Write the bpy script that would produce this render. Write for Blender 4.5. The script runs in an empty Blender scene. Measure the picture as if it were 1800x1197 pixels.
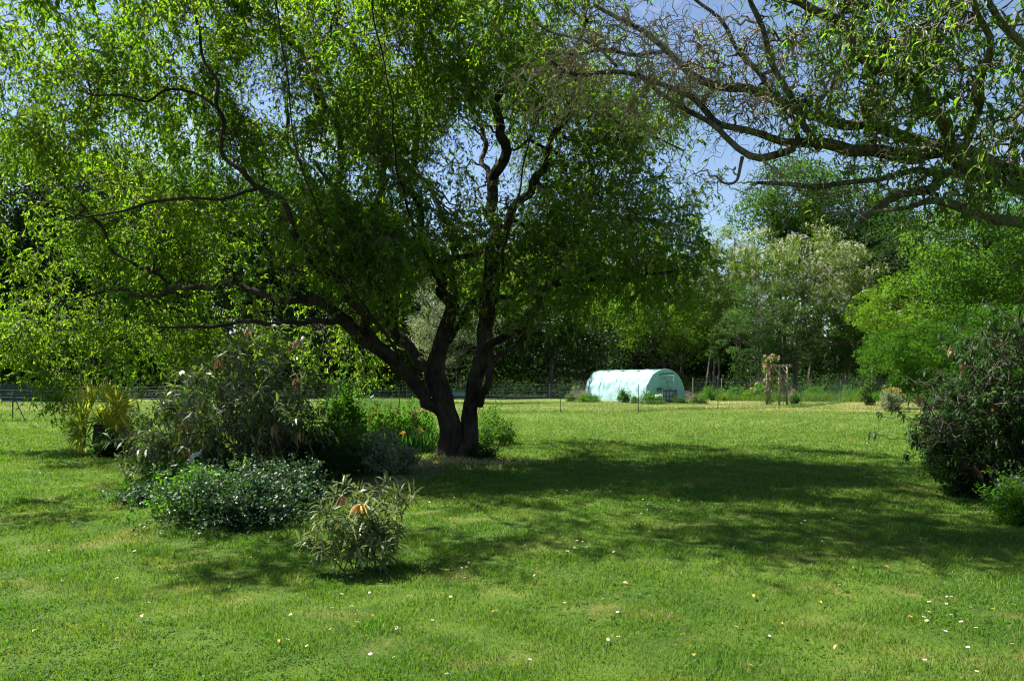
import bpy, math
import numpy as np
from mathutils import Vector, kdtree

sc = bpy.context.scene
F = 1350.0; HY = 662.0; CH = 1.6          # focal in photo pixels, horizon row, eye height

# ------------------------------------------------------------ camera
cam = bpy.data.cameras.new('camera'); camo = bpy.data.objects.new('camera', cam)
sc.collection.objects.link(camo); sc.camera = camo
camo.location = (0, 0, CH); camo.rotation_euler = (math.radians(90), 0, 0)
cam.sensor_width = 36; cam.lens = 36*F/1800; cam.shift_y = (HY-598.5)/1800
cam.clip_start = 0.05; cam.clip_end = 2000

# ------------------------------------------------------------ light
SUN_EL = math.radians(57); SUN_AZ = 26      # towards the sun: left, turned this many degrees away from the viewer
a_ = math.radians(SUN_AZ)
sdir = Vector((-math.cos(a_)*math.cos(SUN_EL), math.sin(a_)*math.cos(SUN_EL), math.sin(SUN_EL)))
sl = bpy.data.lights.new('sun', 'SUN'); sl.energy = 5.0; sl.angle = math.radians(0.53); sl.color = (1.0, 0.955, 0.88)
so = bpy.data.objects.new('sun', sl); sc.collection.objects.link(so)
so.rotation_euler = sdir.to_track_quat('Z', 'Y').to_euler()

w = bpy.data.worlds.new('World'); sc.world = w; w.use_nodes = True
nt = w.node_tree; nt.nodes.clear()
sky = nt.nodes.new('ShaderNodeTexSky'); sky.sky_type = 'NISHITA'; sky.sun_disc = False
sky.sun_elevation = SUN_EL; sky.sun_rotation = math.atan2(sdir.x, sdir.y)
sky.altitude = 100; sky.air_density = 1.0; sky.dust_density = 0.6; sky.ozone_density = 1.6
tc = nt.nodes.new('ShaderNodeTexCoord'); mp = nt.nodes.new('ShaderNodeMapping'); mp.inputs['Scale'].default_value = (1, 1, 2.6)
mp.inputs['Location'].default_value = (0.35, 0.1, 0.0)
nz = nt.nodes.new('ShaderNodeTexNoise'); nz.inputs['Scale'].default_value = 2.3; nz.inputs['Detail'].default_value = 9; nz.inputs['Roughness'].default_value = 0.58
rp = nt.nodes.new('ShaderNodeValToRGB'); rp.color_ramp.elements[0].position = 0.60; rp.color_ramp.elements[1].position = 0.82
mx = nt.nodes.new('ShaderNodeMix'); mx.data_type = 'RGBA'; mx.inputs['B'].default_value = (8.5, 8.9, 9.4, 1)
bg = nt.nodes.new('ShaderNodeBackground'); bg.inputs['Strength'].default_value = 0.050
wo = nt.nodes.new('ShaderNodeOutputWorld')
L = nt.links.new
L(tc.outputs['Generated'], mp.inputs['Vector']); L(mp.outputs[0], nz.inputs['Vector']); L(nz.outputs['Fac'], rp.inputs[0])
L(rp.outputs[0], mx.inputs['Factor']); L(sky.outputs[0], mx.inputs['A']); L(mx.outputs['Result'], bg.inputs['Color']); L(bg.outputs[0], wo.inputs[0])

sc.view_settings.view_transform = 'Standard'; sc.view_settings.look = 'None'
sc.view_settings.exposure = 1.82; sc.view_settings.gamma = 1
sc.cycles.max_bounces = 7; sc.cycles.diffuse_bounces = 4; sc.cycles.transmission_bounces = 5; sc.cycles.glossy_bounces = 2
sc.cycles.transparent_max_bounces = 8
sc.cycles.caustics_reflective = False; sc.cycles.caustics_refractive = False
sc.cycles.sample_clamp_indirect = 6; sc.cycles.filter_width = 1.15

rng = np.random.default_rng(7)
def U(a, b, n=None): return rng.uniform(a, b, n)
def W(px, py, d): return np.array([(px-900)/F*d, d, CH+(HY-py)/F*d])
def GD(py): return CH*F/(py-HY)          # distance of a ground point seen at row py
def G(px, py):
    d = GD(py); return np.array([(px-900)/F*d, d, 0.0])
def nrm(v):
    return v/np.maximum(np.linalg.norm(v, axis=-1, keepdims=True), 1e-9)
def gh(x, y):
    x = np.asarray(x, float); y = np.asarray(y, float)
    h = 0.020*np.sin(x*.9+1.3*np.sin(y*.4)) + 0.018*np.sin(y*.8+.5*x) + 0.03*np.sin(x*.23+y*.19)
    m = np.exp(-((x+1.0)**2+(y-14.4)**2)/1.1)*0.13
    return h*np.clip((y-2)/4, 0, 1)*np.clip(1.4-y/60, 0.1, 1)+m

# ------------------------------------------------------------ mesh helpers
class Buf:
    def __init__(s): s.V = []; s.F = []; s.n = 0; s.val = []
    def add(s, V, Fa, val=None, ids=None):
        V = np.asarray(V, np.float32).reshape(-1, 3); Fa = np.asarray(Fa, np.int64)
        s.V.append(V); s.F.append(Fa+s.n); s.n += len(V)
        s.val.append(np.full(len(Fa), .5, np.float32) if val is None else np.asarray(val, np.float32))
    def mesh(s, name, mats, smooth=True):
        me = bpy.data.meshes.new(name)
        V = np.concatenate(s.V); me.vertices.add(len(V)); me.vertices.foreach_set('co', V.ravel())
        nl = sum(f.size for f in s.F); npol = sum(len(f) for f in s.F)
        me.loops.add(nl); me.polygons.add(npol)
        me.loops.foreach_set('vertex_index', np.concatenate([f.ravel() for f in s.F]).astype(np.int32))
        tot = np.concatenate([np.full(len(f), f.shape[1], np.int32) for f in s.F])
        st = np.concatenate([[0], np.cumsum(tot)[:-1]]).astype(np.int32)
        me.polygons.foreach_set('loop_start', st)
        try: me.polygons.foreach_set('loop_total', tot)
        except Exception: pass
        if smooth: me.polygons.foreach_set('use_smooth', np.ones(npol, bool))
        me.update(calc_edges=True)
        at = me.attributes.new('v', 'FLOAT', 'FACE'); at.data.foreach_set('value', np.concatenate(s.val))
        for m in (mats if isinstance(mats, (list, tuple)) else [mats]): me.materials.append(m)
        return me
    def obj(s, name, mats, parent=None, smooth=True):
        o = bpy.data.objects.new(name, s.mesh(name, mats, smooth)); sc.collection.objects.link(o)
        if parent is not None:
            o.parent = parent; o.location = -Vector(parent.location)
        return o

def tag(o, label=None, cat=None, group=None, kind=None):
    if label: o['label'] = label
    if cat: o['category'] = cat
    if group: o['group'] = group
    if kind: o['kind'] = kind
    return o
def thing(name, label, cat, loc=(0, 0, 0), group=None):
    o = bpy.data.objects.new(name, None); sc.collection.objects.link(o); o.empty_display_size = .2
    o.location = [float(c) for c in loc]
    return tag(o, label, cat, group)

def tubes(buf, P, R, S=4, val=None, bump=0.0):
    P = np.asarray(P, float)
    if P.ndim == 2: P = P[None]
    N, K, _ = P.shape
    R = np.broadcast_to(np.asarray(R, float), (N, K)) if np.ndim(R) < 2 else R
    T = nrm(np.gradient(P, axis=1))
    ax = nrm(P[:, -1]-P[:, 0])
    ref = nrm(np.cross(ax, nrm(rng.normal(size=(N, 3)))))[:, None, :]
    u = nrm(ref-(ref*T).sum(-1, keepdims=True)*T); v = np.cross(T, u)
    th = np.arange(S)/S*2*math.pi
    c = np.cos(th)[None, None, :, None]; s_ = np.sin(th)[None, None, :, None]
    RR = np.repeat(R[:, :, None], S, 2)
    if bump:
        rg = rng.normal(size=(N, 1, S)); dr_ = np.cumsum(rng.normal(size=(N, K, S)), 1)*.25; RR = RR*(1+bump*(.9*rg+.8*np.tanh(dr_)+.6*rng.normal(size=RR.shape)))
    V = P[:, :, None, :]+(u[:, :, None, :]*c+v[:, :, None, :]*s_)*RR[..., None]
    i = np.arange(N*K*S).reshape(N, K, S)
    a = i[:, :-1, :]; b = np.roll(a, -1, 2); d = i[:, 1:, :]; e = np.roll(d, -1, 2)
    Fa = np.stack([a, b, e, d], -1).reshape(-1, 4)
    buf.add(V, Fa, None if val is None else np.repeat(val, (K-1)*S))

def wig(P0, P1, K, amp, cyc=2.0, jit=0.0):
    """wiggly paths between point pairs"""
    P0 = np.atleast_2d(P0); P1 = np.atleast_2d(P1); N = len(P0)
    t = np.linspace(0, 1, K)[None, :, None]
    D = P1-P0; Ln = np.linalg.norm(D, axis=1)[:, None, None]
    u = nrm(np.cross(D, rng.normal(size=(N, 3))))[:, None]; v = nrm(np.cross(D, u[:, 0]))[:, None]
    c1 = cyc*U(.7, 1.3, (N, 1, 1)); c2 = cyc*U(.7, 1.3, (N, 1, 1)); p1 = U(0, 6.3, (N, 1, 1)); p2 = U(0, 6.3, (N, 1, 1))
    env = np.minimum(1, t*3)*np.minimum(1, (1-t)*3+.35)
    A = amp*Ln
    off = A*env*(np.sin(2*math.pi*c1*t+p1)*u+np.cos(2*math.pi*c2*t+p2)*v)
    off += A*.45*env*(np.sin(2*math.pi*c1*2.7*t+p2)*v+np.cos(2*math.pi*c2*2.3*t+p1)*u)
    P = P0[:, None]+D[:, None]*t+off
    if jit: P[:, 1:] += rng.normal(size=P[:, 1:].shape)*jit
    return P

def leaf4(buf, P, D, Lg, Wd, fold=.25, droop=.15, upb=1.0, val=None):
    """folded four-point leaves, two triangles each"""
    N = len(P); D = nrm(D)
    up = np.array([0, 0, upb])+rng.normal(size=(N, 3))*.8
    S_ = nrm(np.cross(D, up)); n = np.cross(S_, D)
    Lg = np.broadcast_to(Lg, N)[:, None]; Wd = np.broadcast_to(Wd, N)[:, None]
    m = P+D*Lg*.42
    V = np.stack([P, m+S_*Wd*.5+n*Wd*fold, P+D*Lg-n*Lg*droop, m-S_*Wd*.5+n*Wd*fold], 1)
    i = np.arange(N)[:, None]*4
    Fa = np.concatenate([i+[[0, 1, 2]], i+[[0, 2, 3]]], 1).reshape(-1, 3)
    val = U(0, 1, N) if val is None else val
    buf.add(V, Fa, np.repeat(val, 2))

def leafq(buf, P, D, Lg, Wd, val=None, upb=1.2, rnd=.7):
    """flat rhombus leaves for distant crowns"""
    N = len(P); D = nrm(D)
    S_ = nrm(np.cross(D, np.array([0, 0, upb])+rng.normal(size=(N, 3))*rnd))
    Lg = np.broadcast_to(Lg, N)[:, None]; Wd = np.broadcast_to(Wd, N)[:, None]
    m = P+D*Lg*.5
    V = np.stack([P, m+S_*Wd*.5, P+D*Lg, m-S_*Wd*.5], 1)
    Fa = np.arange(N*4).reshape(N, 4)
    buf.add(V, Fa, U(0, 1, N) if val is None else val)

def leafl(buf, P, D, Lg, Wd, curve=.5, val=None, fold=.15):
    """long leaves bending down, six points"""
    N = len(P); D = nrm(D)
    Lg = np.broadcast_to(Lg, N)[:, None]; Wd = np.broadcast_to(Wd, N)[:, None]
    cv = np.broadcast_to(curve, N)[:, None]*U(.5, 1.5, (N, 1))
    g = np.array([0, 0, -1.0])
    S_ = nrm(np.cross(D, np.array([0, 0, 1.])+rng.normal(size=(N, 3))*.35)); n = np.cross(S_, D)
    p1 = P+D*Lg*.33; d2 = nrm(D+g*cv*.6); p2 = p1+d2*Lg*.34; d3 = nrm(D+g*cv*1.5); p3 = p2+d3*Lg*.33
    f = n*Wd*fold
    V = np.stack([P, p1+S_*Wd*.46+f, p1-S_*Wd*.46+f, p2+S_*Wd*.42+f, p2-S_*Wd*.42+f, p3], 1)
    i = np.arange(N)[:, None]*6
    val = U(0, 1, N) if val is None else val
    base = V.reshape(-1, 3)
    k = buf.n
    buf.add(base, (i+[[0, 1, 2]]), val)
    buf.F.append(k+(i+[[1, 3, 4, 2]])); buf.val.append(np.asarray(val, np.float32))
    buf.F.append(k+(i+[[3, 5, 4]])); buf.val.append(np.asarray(val, np.float32))

def boxes(buf, c, s, rz=0, rx=0, ry=0):
    """one box: centre, full size, rotation"""
    from mathutils import Euler
    m = np.array(Euler((rx, ry, rz)).to_matrix())
    q = np.array([[x, y, z] for z in (-.5, .5) for y in (-.5, .5) for x in (-.5, .5)])*np.array(s)
    V = q@m.T+np.array(c)
    buf.add(V, [[0, 2, 3, 1], [4, 5, 7, 6], [0, 1, 5, 4], [2, 6, 7, 3], [0, 4, 6, 2], [1, 3, 7, 5]])
def rod(buf, a, b, r, S=6):
    tubes(buf, np.array([a, (np.array(a)+np.array(b))/2, b])[None], r, S)

def ball(n, ell, shell=.0):
    """n points inside an ellipsoid (cx,cy,cz,rx,ry,rz)"""
    d = nrm(rng.normal(size=(n, 3))); r = U(shell**3, 1, n)**(1/3)
    return np.array(ell[:3])+d*r[:, None]*np.array(ell[3:6]), d

# ------------------------------------------------------------ materials
def mat(name):
    m = bpy.data.materials.new(name); m.use_nodes = True; m.node_tree.nodes.clear(); return m
def rgb(c): return (c[0], c[1], c[2], 1)
def leafmat(name, c1, c2, t1=None, t2=None, trans=.42, rough=.45, spec=.35):
    m = mat(name); n = m.node_tree.nodes; l = m.node_tree.links.new
    at = n.new('ShaderNodeAttribute'); at.attribute_name = 'v'
    oi = n.new('ShaderNodeTexCoord'); nz = n.new('ShaderNodeTexNoise'); nz.inputs['Scale'].default_value = .9; nz.inputs['Detail'].default_value = 2
    l(oi.outputs['Object'], nz.inputs['Vector'])
    ad = n.new('ShaderNodeMath'); ad.operation = 'MULTIPLY_ADD'; ad.inputs[1].default_value = .6
    nm = n.new('ShaderNodeMath'); nm.operation = 'MULTIPLY_ADD'; nm.inputs[1].default_value = 1.2; nm.inputs[2].default_value = -.4
    l(nz.outputs['Fac'], nm.inputs[0]); l(at.outputs['Fac'], ad.inputs[0]); l(nm.outputs[0], ad.inputs[2])
    a = n.new('ShaderNodeMix'); a.data_type = 'RGBA'; a.inputs['A'].default_value = rgb(c1); a.inputs['B'].default_value = rgb(c2)
    t1 = t1 or [c1[0]*2.4, c1[1]*2.6, c1[2]*.9]; t2 = t2 or [c2[0]*2.4, c2[1]*2.5, c2[2]*.9]
    b = n.new('ShaderNodeMix'); b.data_type = 'RGBA'; b.inputs['A'].default_value = rgb(t1); b.inputs['B'].default_value = rgb(t2)
    l(ad.outputs[0], a.inputs['Factor']); l(ad.outputs[0], b.inputs['Factor'])
    p = n.new('ShaderNodeBsdfPrincipled'); p.inputs['Roughness'].default_value = rough; p.inputs['Specular IOR Level'].default_value = spec
    tr = n.new('ShaderNodeBsdfTranslucent'); ms = n.new('ShaderNodeMixShader'); ms.inputs[0].default_value = trans
    o = n.new('ShaderNodeOutputMaterial')
    l(a.outputs['Result'], p.inputs['Base Color']); l(b.outputs['Result'], tr.inputs['Color'])
    l(p.outputs[0], ms.inputs[1]); l(tr.outputs[0], ms.inputs[2]); l(ms.outputs[0], o.inputs[0])
    return m
def barkmat(name, c1, c2, scale=14, bump=.5, stretch=.25):
    m = mat(name); n = m.node_tree.nodes; l = m.node_tree.links.new
    tc = n.new('ShaderNodeTexCoord'); mp = n.new('ShaderNodeMapping'); mp.inputs['Scale'].default_value = (1, 1, stretch)
    l(tc.outputs['Object'], mp.inputs[0])
    nz = n.new('ShaderNodeTexNoise'); nz.inputs['Scale'].default_value = scale; nz.inputs['Detail'].default_value = 8; nz.inputs['Roughness'].default_value = .65
    l(mp.outputs[0], nz.inputs['Vector'])
    n2 = n.new('ShaderNodeTexNoise'); n2.inputs['Scale'].default_value = 2.5; n2.inputs['Detail'].default_value = 4; l(tc.outputs['Object'], n2.inputs['Vector'])
    mu = n.new('ShaderNodeMath'); mu.operation = 'MULTIPLY'; l(nz.outputs['Fac'], mu.inputs[0]); l(n2.outputs['Fac'], mu.inputs[1])
    r = n.new('ShaderNodeValToRGB'); r.color_ramp.elements[0].position = .14; r.color_ramp.elements[1].position = .4
    r.color_ramp.elements[0].color = rgb(c1); r.color_ramp.elements[1].color = rgb(c2); l(mu.outputs[0], r.inputs[0])
    b = n.new('ShaderNodeBump'); b.inputs['Strength'].default_value = bump; b.inputs['Distance'].default_value = .03; l(nz.outputs['Fac'], b.inputs['Height'])
    p = n.new('ShaderNodeBsdfPrincipled'); p.inputs['Roughness'].default_value = .85; p.inputs['Specular IOR Level'].default_value = .15
    o = n.new('ShaderNodeOutputMaterial')
    l(r.outputs[0], p.inputs['Base Color']); l(b.outputs[0], p.inputs['Normal']); l(p.outputs[0], o.inputs[0]); return m
def plain(name, c, rough=.6, var=.25, scale=20, trans=0, spec=.4):
    m = mat(name); n = m.node_tree.nodes; l = m.node_tree.links.new
    tc = n.new('ShaderNodeTexCoord'); nz = n.new('ShaderNodeTexNoise'); nz.inputs['Scale'].default_value = scale; nz.inputs['Detail'].default_value = 5
    l(tc.outputs['Object'], nz.inputs['Vector'])
    a = n.new('ShaderNodeMix'); a.data_type = 'RGBA'; a.inputs['A'].default_value = rgb([x*(1-var) for x in c]); a.inputs['B'].default_value = rgb([min(1, x*(1+var)) for x in c])
    l(nz.outputs['Fac'], a.inputs['Factor'])
    p = n.new('ShaderNodeBsdfPrincipled'); p.inputs['Roughness'].default_value = rough; p.inputs['Specular IOR Level'].default_value = spec
    l(a.outputs['Result'], p.inputs['Base Color']); o = n.new('ShaderNodeOutputMaterial')
    if trans:
        tr = n.new('ShaderNodeBsdfTranslucent'); ms = n.new('ShaderNodeMixShader'); ms.inputs[0].default_value = trans
        l(a.outputs['Result'], tr.inputs[0]); l(p.outputs[0], ms.inputs[1]); l(tr.outputs[0], ms.inputs[2]); l(ms.outputs[0], o.inputs[0])
    else: l(p.outputs[0], o.inputs[0])
    return m

def lawn_nodes(m, blade):
    """shared lawn colouring from world position: lush, yellowish and dry patches; soil under the wood"""
    n = m.node_tree.nodes; l = m.node_tree.links.new
    g = n.new('ShaderNodeNewGeometry')
    def noise(scale, det=4, rough=.55, sy=1):
        mp = n.new('ShaderNodeMapping'); mp.inputs['Scale'].default_value = (1, sy, 1); l(g.outputs['Position'], mp.inputs[0])
        z = n.new('ShaderNodeTexNoise'); z.inputs['Scale'].default_value = scale; z.inputs['Detail'].default_value = det; z.inputs['Roughness'].default_value = rough
        l(mp.outputs[0], z.inputs['Vector']); return z.outputs['Fac']
    def ramp(f, a, b, c1=(0, 0, 0, 1), c2=(1, 1, 1, 1)):
        r = n.new('ShaderNodeValToRGB'); r.color_ramp.elements[0].position = a; r.color_ramp.elements[1].position = b
        r.color_ramp.elements[0].color = c1; r.color_ramp.elements[1].color = c2; l(f, r.inputs[0]); return r.outputs[0]
    def mix(f, a, b):
        x = n.new('ShaderNodeMix'); x.data_type = 'RGBA'
        if isinstance(f, float): x.inputs['Factor'].default_value = f
        else: l(f, x.inputs['Factor'])
        for s, v in (('A', a), ('B', b)):
            if isinstance(v, tuple): x.inputs[s].default_value = v
            else: l(v, x.inputs[s])
        return x.outputs['Result']
    if blade:
        at = n.new('ShaderNodeAttribute'); at.attribute_name = 'v'; vv = at.outputs['Fac']
        base = mix(ramp(vv, .93, .97), ramp(vv, 0.0, .9, (.028, .088, .005, 1), (.088, .190, .013, 1)), (.22, .20, .08, 1))
    else:
        f1 = noise(26, 6, .75); base = ramp(f1, .32, .68, (.012, .036, .004, 1), (.060, .105, .012, 1))
    lush = ramp(noise(.7, 5, .65), .42, .58)
    base = mix(lush, base, mix(.55, base, (.088, .145, .016, 1)))
    dry = ramp(noise(1.1, 7, .72), .52, .68)
    dm = n.new('ShaderNodeMath'); dm.operation = 'MULTIPLY'; dm.inputs[1].default_value = .6; l(dry, dm.inputs[0])
    base = mix(dm.outputs[0], base, (.18, .165, .050, 1))
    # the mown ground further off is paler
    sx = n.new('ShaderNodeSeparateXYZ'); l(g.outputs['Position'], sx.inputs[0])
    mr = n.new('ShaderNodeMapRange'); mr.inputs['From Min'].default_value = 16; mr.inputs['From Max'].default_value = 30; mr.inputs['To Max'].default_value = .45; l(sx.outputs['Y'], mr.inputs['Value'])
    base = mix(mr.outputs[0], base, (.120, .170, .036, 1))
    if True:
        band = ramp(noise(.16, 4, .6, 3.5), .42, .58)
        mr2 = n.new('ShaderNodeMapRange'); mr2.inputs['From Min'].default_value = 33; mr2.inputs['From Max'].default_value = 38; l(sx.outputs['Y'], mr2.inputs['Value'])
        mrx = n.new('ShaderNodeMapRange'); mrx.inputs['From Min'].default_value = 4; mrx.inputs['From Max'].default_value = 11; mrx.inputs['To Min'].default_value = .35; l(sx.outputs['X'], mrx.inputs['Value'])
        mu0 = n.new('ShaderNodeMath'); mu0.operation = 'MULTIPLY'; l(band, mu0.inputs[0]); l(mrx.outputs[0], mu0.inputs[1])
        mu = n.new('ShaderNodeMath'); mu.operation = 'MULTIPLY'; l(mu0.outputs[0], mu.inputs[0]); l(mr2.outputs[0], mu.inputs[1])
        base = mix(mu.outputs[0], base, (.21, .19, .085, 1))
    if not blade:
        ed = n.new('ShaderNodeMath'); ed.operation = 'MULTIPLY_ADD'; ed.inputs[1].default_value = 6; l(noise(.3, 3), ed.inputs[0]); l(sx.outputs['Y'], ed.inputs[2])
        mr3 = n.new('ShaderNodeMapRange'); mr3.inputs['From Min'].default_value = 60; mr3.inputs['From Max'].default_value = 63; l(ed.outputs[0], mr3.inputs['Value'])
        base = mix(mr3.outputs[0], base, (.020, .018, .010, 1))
    return base, noise
def lawnmat(name, blade):
    m = mat(name); n = m.node_tree.nodes; l = m.node_tree.links.new
    base, noise = lawn_nodes(m, blade)
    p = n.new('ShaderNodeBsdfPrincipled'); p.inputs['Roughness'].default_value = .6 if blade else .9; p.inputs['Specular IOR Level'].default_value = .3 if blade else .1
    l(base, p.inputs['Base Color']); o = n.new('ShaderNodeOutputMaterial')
    if blade:
        tr = n.new('ShaderNodeBsdfTranslucent'); ms = n.new('ShaderNodeMixShader'); ms.inputs[0].default_value = .38
        gm = n.new('ShaderNodeMix'); gm.data_type = 'RGBA'; gm.blend_type = 'MULTIPLY'; gm.inputs['Factor'].default_value = 1; gm.inputs['B'].default_value = (1.9, 1.92, .9, 1)
        l(base, gm.inputs['A']); l(gm.outputs['Result'], tr.inputs[0]); l(p.outputs[0], ms.inputs[1]); l(tr.outputs[0], ms.inputs[2]); l(ms.outputs[0], o.inputs[0])
    else:
        b = n.new('ShaderNodeBump'); b.inputs['Strength'].default_value = .8; b.inputs['Distance'].default_value = .04
        l(noise(14, 8, .8), b.inputs['Height']); l(b.outputs[0], p.inputs['Normal']); l(p.outputs[0], o.inputs[0])
    return m

M = {}
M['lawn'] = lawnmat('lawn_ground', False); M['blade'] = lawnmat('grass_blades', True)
M['willow'] = leafmat('willow_leaf', (.024, .080, .005), (.086, .142, .010), (.10, .33, .004), (.33, .48, .012), trans=.5, rough=.5, spec=.2)
M['willow2'] = leafmat('willow_leaf_near', (.026, .075, .006), (.068, .130, .010), (.10, .32, .006), (.28, .47, .014), trans=.5, rough=.42, spec=.35)
M['bark'] = barkmat('willow_bark', (.009, .007, .005), (.062, .050, .036), 16, 1.0)
M['twig'] = barkmat('willow_twig', (.10, .075, .045), (.26, .21, .15), 30, .3, 1)
M['baretwig'] = barkmat('bare_twig', (.20, .145, .085), (.42, .34, .24), 30, .3, 1)
M['barkr'] = barkmat('lichen_bark', (.016, .013, .009), (.19, .165, .12), 20, 1.0, .6)
M['barkf'] = barkmat('forest_bark', (.03, .025, .018), (.13, .11, .085), 8, .4)
M['barkp'] = barkmat('pale_bark', (.12, .10, .08), (.34, .31, .26), 8, .4)
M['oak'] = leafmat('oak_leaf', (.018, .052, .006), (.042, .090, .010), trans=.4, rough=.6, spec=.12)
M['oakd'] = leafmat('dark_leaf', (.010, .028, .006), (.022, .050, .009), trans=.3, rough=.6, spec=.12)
M['maple'] = leafmat('maple_leaf', (.026, .078, .008), (.066, .130, .014), trans=.45, rough=.6, spec=.12)
M['lime'] = leafmat('lime_leaf', (.045, .105, .007), (.088, .150, .012), trans=.48, rough=.6, spec=.12)
M['acacia'] = leafmat('locust_leaf', (.050, .095, .014), (.100, .140, .026), trans=.42, rough=.6, spec=.12)
M['grey'] = leafmat('greygreen_leaf', (.022, .056, .012), (.050, .095, .024), trans=.38, rough=.6, spec=.12)
M['conif'] = leafmat('conifer_leaf', (.018, .066, .006), (.056, .128, .010), trans=.28, rough=.7, spec=.08)
M['blossom'] = plain('blossom_white', (.46, .46, .32), .6, .12, 9, .4)
M['oleander'] = leafmat('long_leaf', (.040, .072, .020), (.085, .125, .040), (.12, .22, .02), (.24, .32, .04), trans=.35, rough=.42, spec=.5)
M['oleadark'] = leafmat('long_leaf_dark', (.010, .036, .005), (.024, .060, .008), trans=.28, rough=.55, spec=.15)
M['dead'] = leafmat('dead_leaf', (.12, .045, .016), (.32, .20, .10), (.20, .08, .025), (.36, .22, .10), trans=.3, rough=.5)
M['bluegreen'] = leafmat('bluegreen_leaf', (.014, .040, .015), (.036, .080, .030), trans=.25, rough=.5, spec=.35)
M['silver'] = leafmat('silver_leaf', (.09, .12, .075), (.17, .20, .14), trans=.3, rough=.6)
M['bed'] = leafmat('bed_leaf', (.028, .085, .008), (.065, .145, .014), trans=.42, rough=.6, spec=.12)
M['iris'] = leafmat('iris_leaf', (.035, .105, .028), (.060, .145, .038), trans=.35, rough=.4)
M['palm'] = leafmat('palm_leaf', (.14, .20, .010), (.30, .28, .020), (.32, .45, .03), (.60, .50, .05), trans=.45, rough=.35)
M['lav'] = leafmat('lavender_haze', (.13, .085, .10), (.20, .14, .16), trans=.2)
M['yellowfl'] = plain('yellow_petal', (.50, .31, .02), .5, .2, 30, .3)
M['redfl'] = plain('crimson_petal', (.24, .015, .05), .5, .25, 30, .3)
M['pinkfl'] = plain('pink_petal', (.50, .27, .23), .5, .35, 9, .3)
M['orangefl'] = plain('salmon_petal', (.42, .19, .09), .5, .3, 12, .4)
M['bluefl'] = plain('pale_blue_petal', (.26, .30, .46), .5, .2, 30, .3)
M['whitefl'] = plain('white_petal', (.62, .62, .58), .6, .05, 30, .3)
M['wood'] = plain('weathered_wood', (.26, .22, .17), .8, .4, 25)
M['woodd'] = plain('dark_wood', (.10, .085, .065), .85, .4, 25)
M['postg'] = plain('green_post', (.012, .045, .022), .5, .2)
M['wire'] = plain('wire', (.10, .14, .13), .5, .2)
M['net'] = plain('net_green', (.03, .12, .09), .5, .2)
M['rubber'] = plain('black_rubber', (.018, .018, .018), .7, .4)
M['stonew'] = plain('white_wood', (.66, .67, .70), .55, .12, 18)
M['soil'] = plain('soil', (.075, .052, .034), .95, .5, 15)
M['dry'] = leafmat('dry_straw', (.30, .24, .11), (.46, .40, .22), trans=.25)

# ------------------------------------------------------------ ground
def ground():
    b = Buf()
    t = np.linspace(-1, 1, 241); xs = np.sinh(t*5.2)/math.sinh(5.2)*420
    ys = np.concatenate([[-60, -20, -6], np.linspace(0, 30, 121), 30+np.sinh(np.linspace(0, 1, 90)[1:]*4)/math.sinh(4)*420])
    X, Y = np.meshgrid(xs, ys); V = np.stack([X, Y, gh(X, Y)], -1)
    i = np.arange(X.size).reshape(X.shape)
    Fa = np.stack([i[:-1, :-1], i[:-1, 1:], i[1:, 1:], i[1:, :-1]], -1).reshape(-1, 4)
    b.add(V, Fa); tag(b.obj('lawn_ground', M['lawn']), kind='structure')
ground()

def blades(name, P, h, wd, mat_, lean=.45, label=None, kind='stuff'):
    N = len(P); b = Buf()
    a = U(0, 6.283, N); s = np.stack([np.cos(a), np.sin(a), 0*a], 1)
    a2 = U(0, 6.283, N); ln = np.stack([np.cos(a2), np.sin(a2), 0*a2], 1)*U(.1, 1, N)[:, None]*lean
    h = np.broadcast_to(h, N)[:, None]; wd = np.broadcast_to(wd, N)[:, None]
    m = P+np.array([0, 0, .55])*h+ln*h*.35; tp = P+np.array([0, 0, 1.])*h*U(.75, 1, (N, 1))+ln*h*1.1
    V = np.stack([P-s*wd/2, P+s*wd/2, m+s*wd*.36, m-s*wd*.36, tp], 1)
    i = np.arange(N)[:, None]*5; v = U(0, 1, N); k = b.n
    b.add(V, i+[[0, 1, 2, 3]], v); b.F.append(k+(i+[[3, 2, 4]])); b.val.append(v.astype(np.float32))
    o = b.obj(name, mat_, smooth=False); tag(o, label, 'grass', kind=kind); return o

def grass():
    Ps, Hs, Ws = [], [], []
    for (d0, d1, dens, hh, ww) in ((3.4, 6, 8200, .027, .0046), (6, 9, 4600, .029, .0064), (9, 14, 2000, .034, .010), (14, 22, 800, .045, .015), (22, 36, 300, .05, .018), (36, 50, 130, .05, .024)):
        wl = lambda y: y*.72+1.2
        area = (wl(d0)+wl(d1))*(d1-d0); n = int(area*dens)
        y = U(d0, d1, n); x = U(-1, 1, n)*wl(y)
        # tufty density
        q = np.sin(x*7.1+2*np.sin(y*5.3))+np.sin(y*6.7+1.7*np.sin(x*4.1)); kp = U(0, 1, n) < .84+.13*q
        x, y = x[kp], y[kp]; q = q[kp]
        Ps.append(np.stack([x, y, gh(x, y)-.004], 1)); Hs.append(hh*U(.35, 1.7, len(x))*(1+.22*q)); Ws.append(ww*U(.7, 1.3, len(x)))
    n = 420; y = 3.5+U(0, 1, n)**1.3*12; x = U(-1, 1, n)*(y*.72+1); k = np.repeat(np.arange(n), 16); x = x[k]+rng.normal(size=len(k))*.022; y = y[k]+rng.normal(size=len(k))*.022
    Ps.append(np.stack([x, y, gh(x, y)-.004], 1)); Hs.append(U(.03, .075, len(x))); Ws.append(U(.003, .006, len(x)))
    blades('grass', np.concatenate(Ps), np.concatenate(Hs), np.concatenate(Ws), M['blade'], .9, 'short mown green lawn grass with dry patches')
grass()

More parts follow.
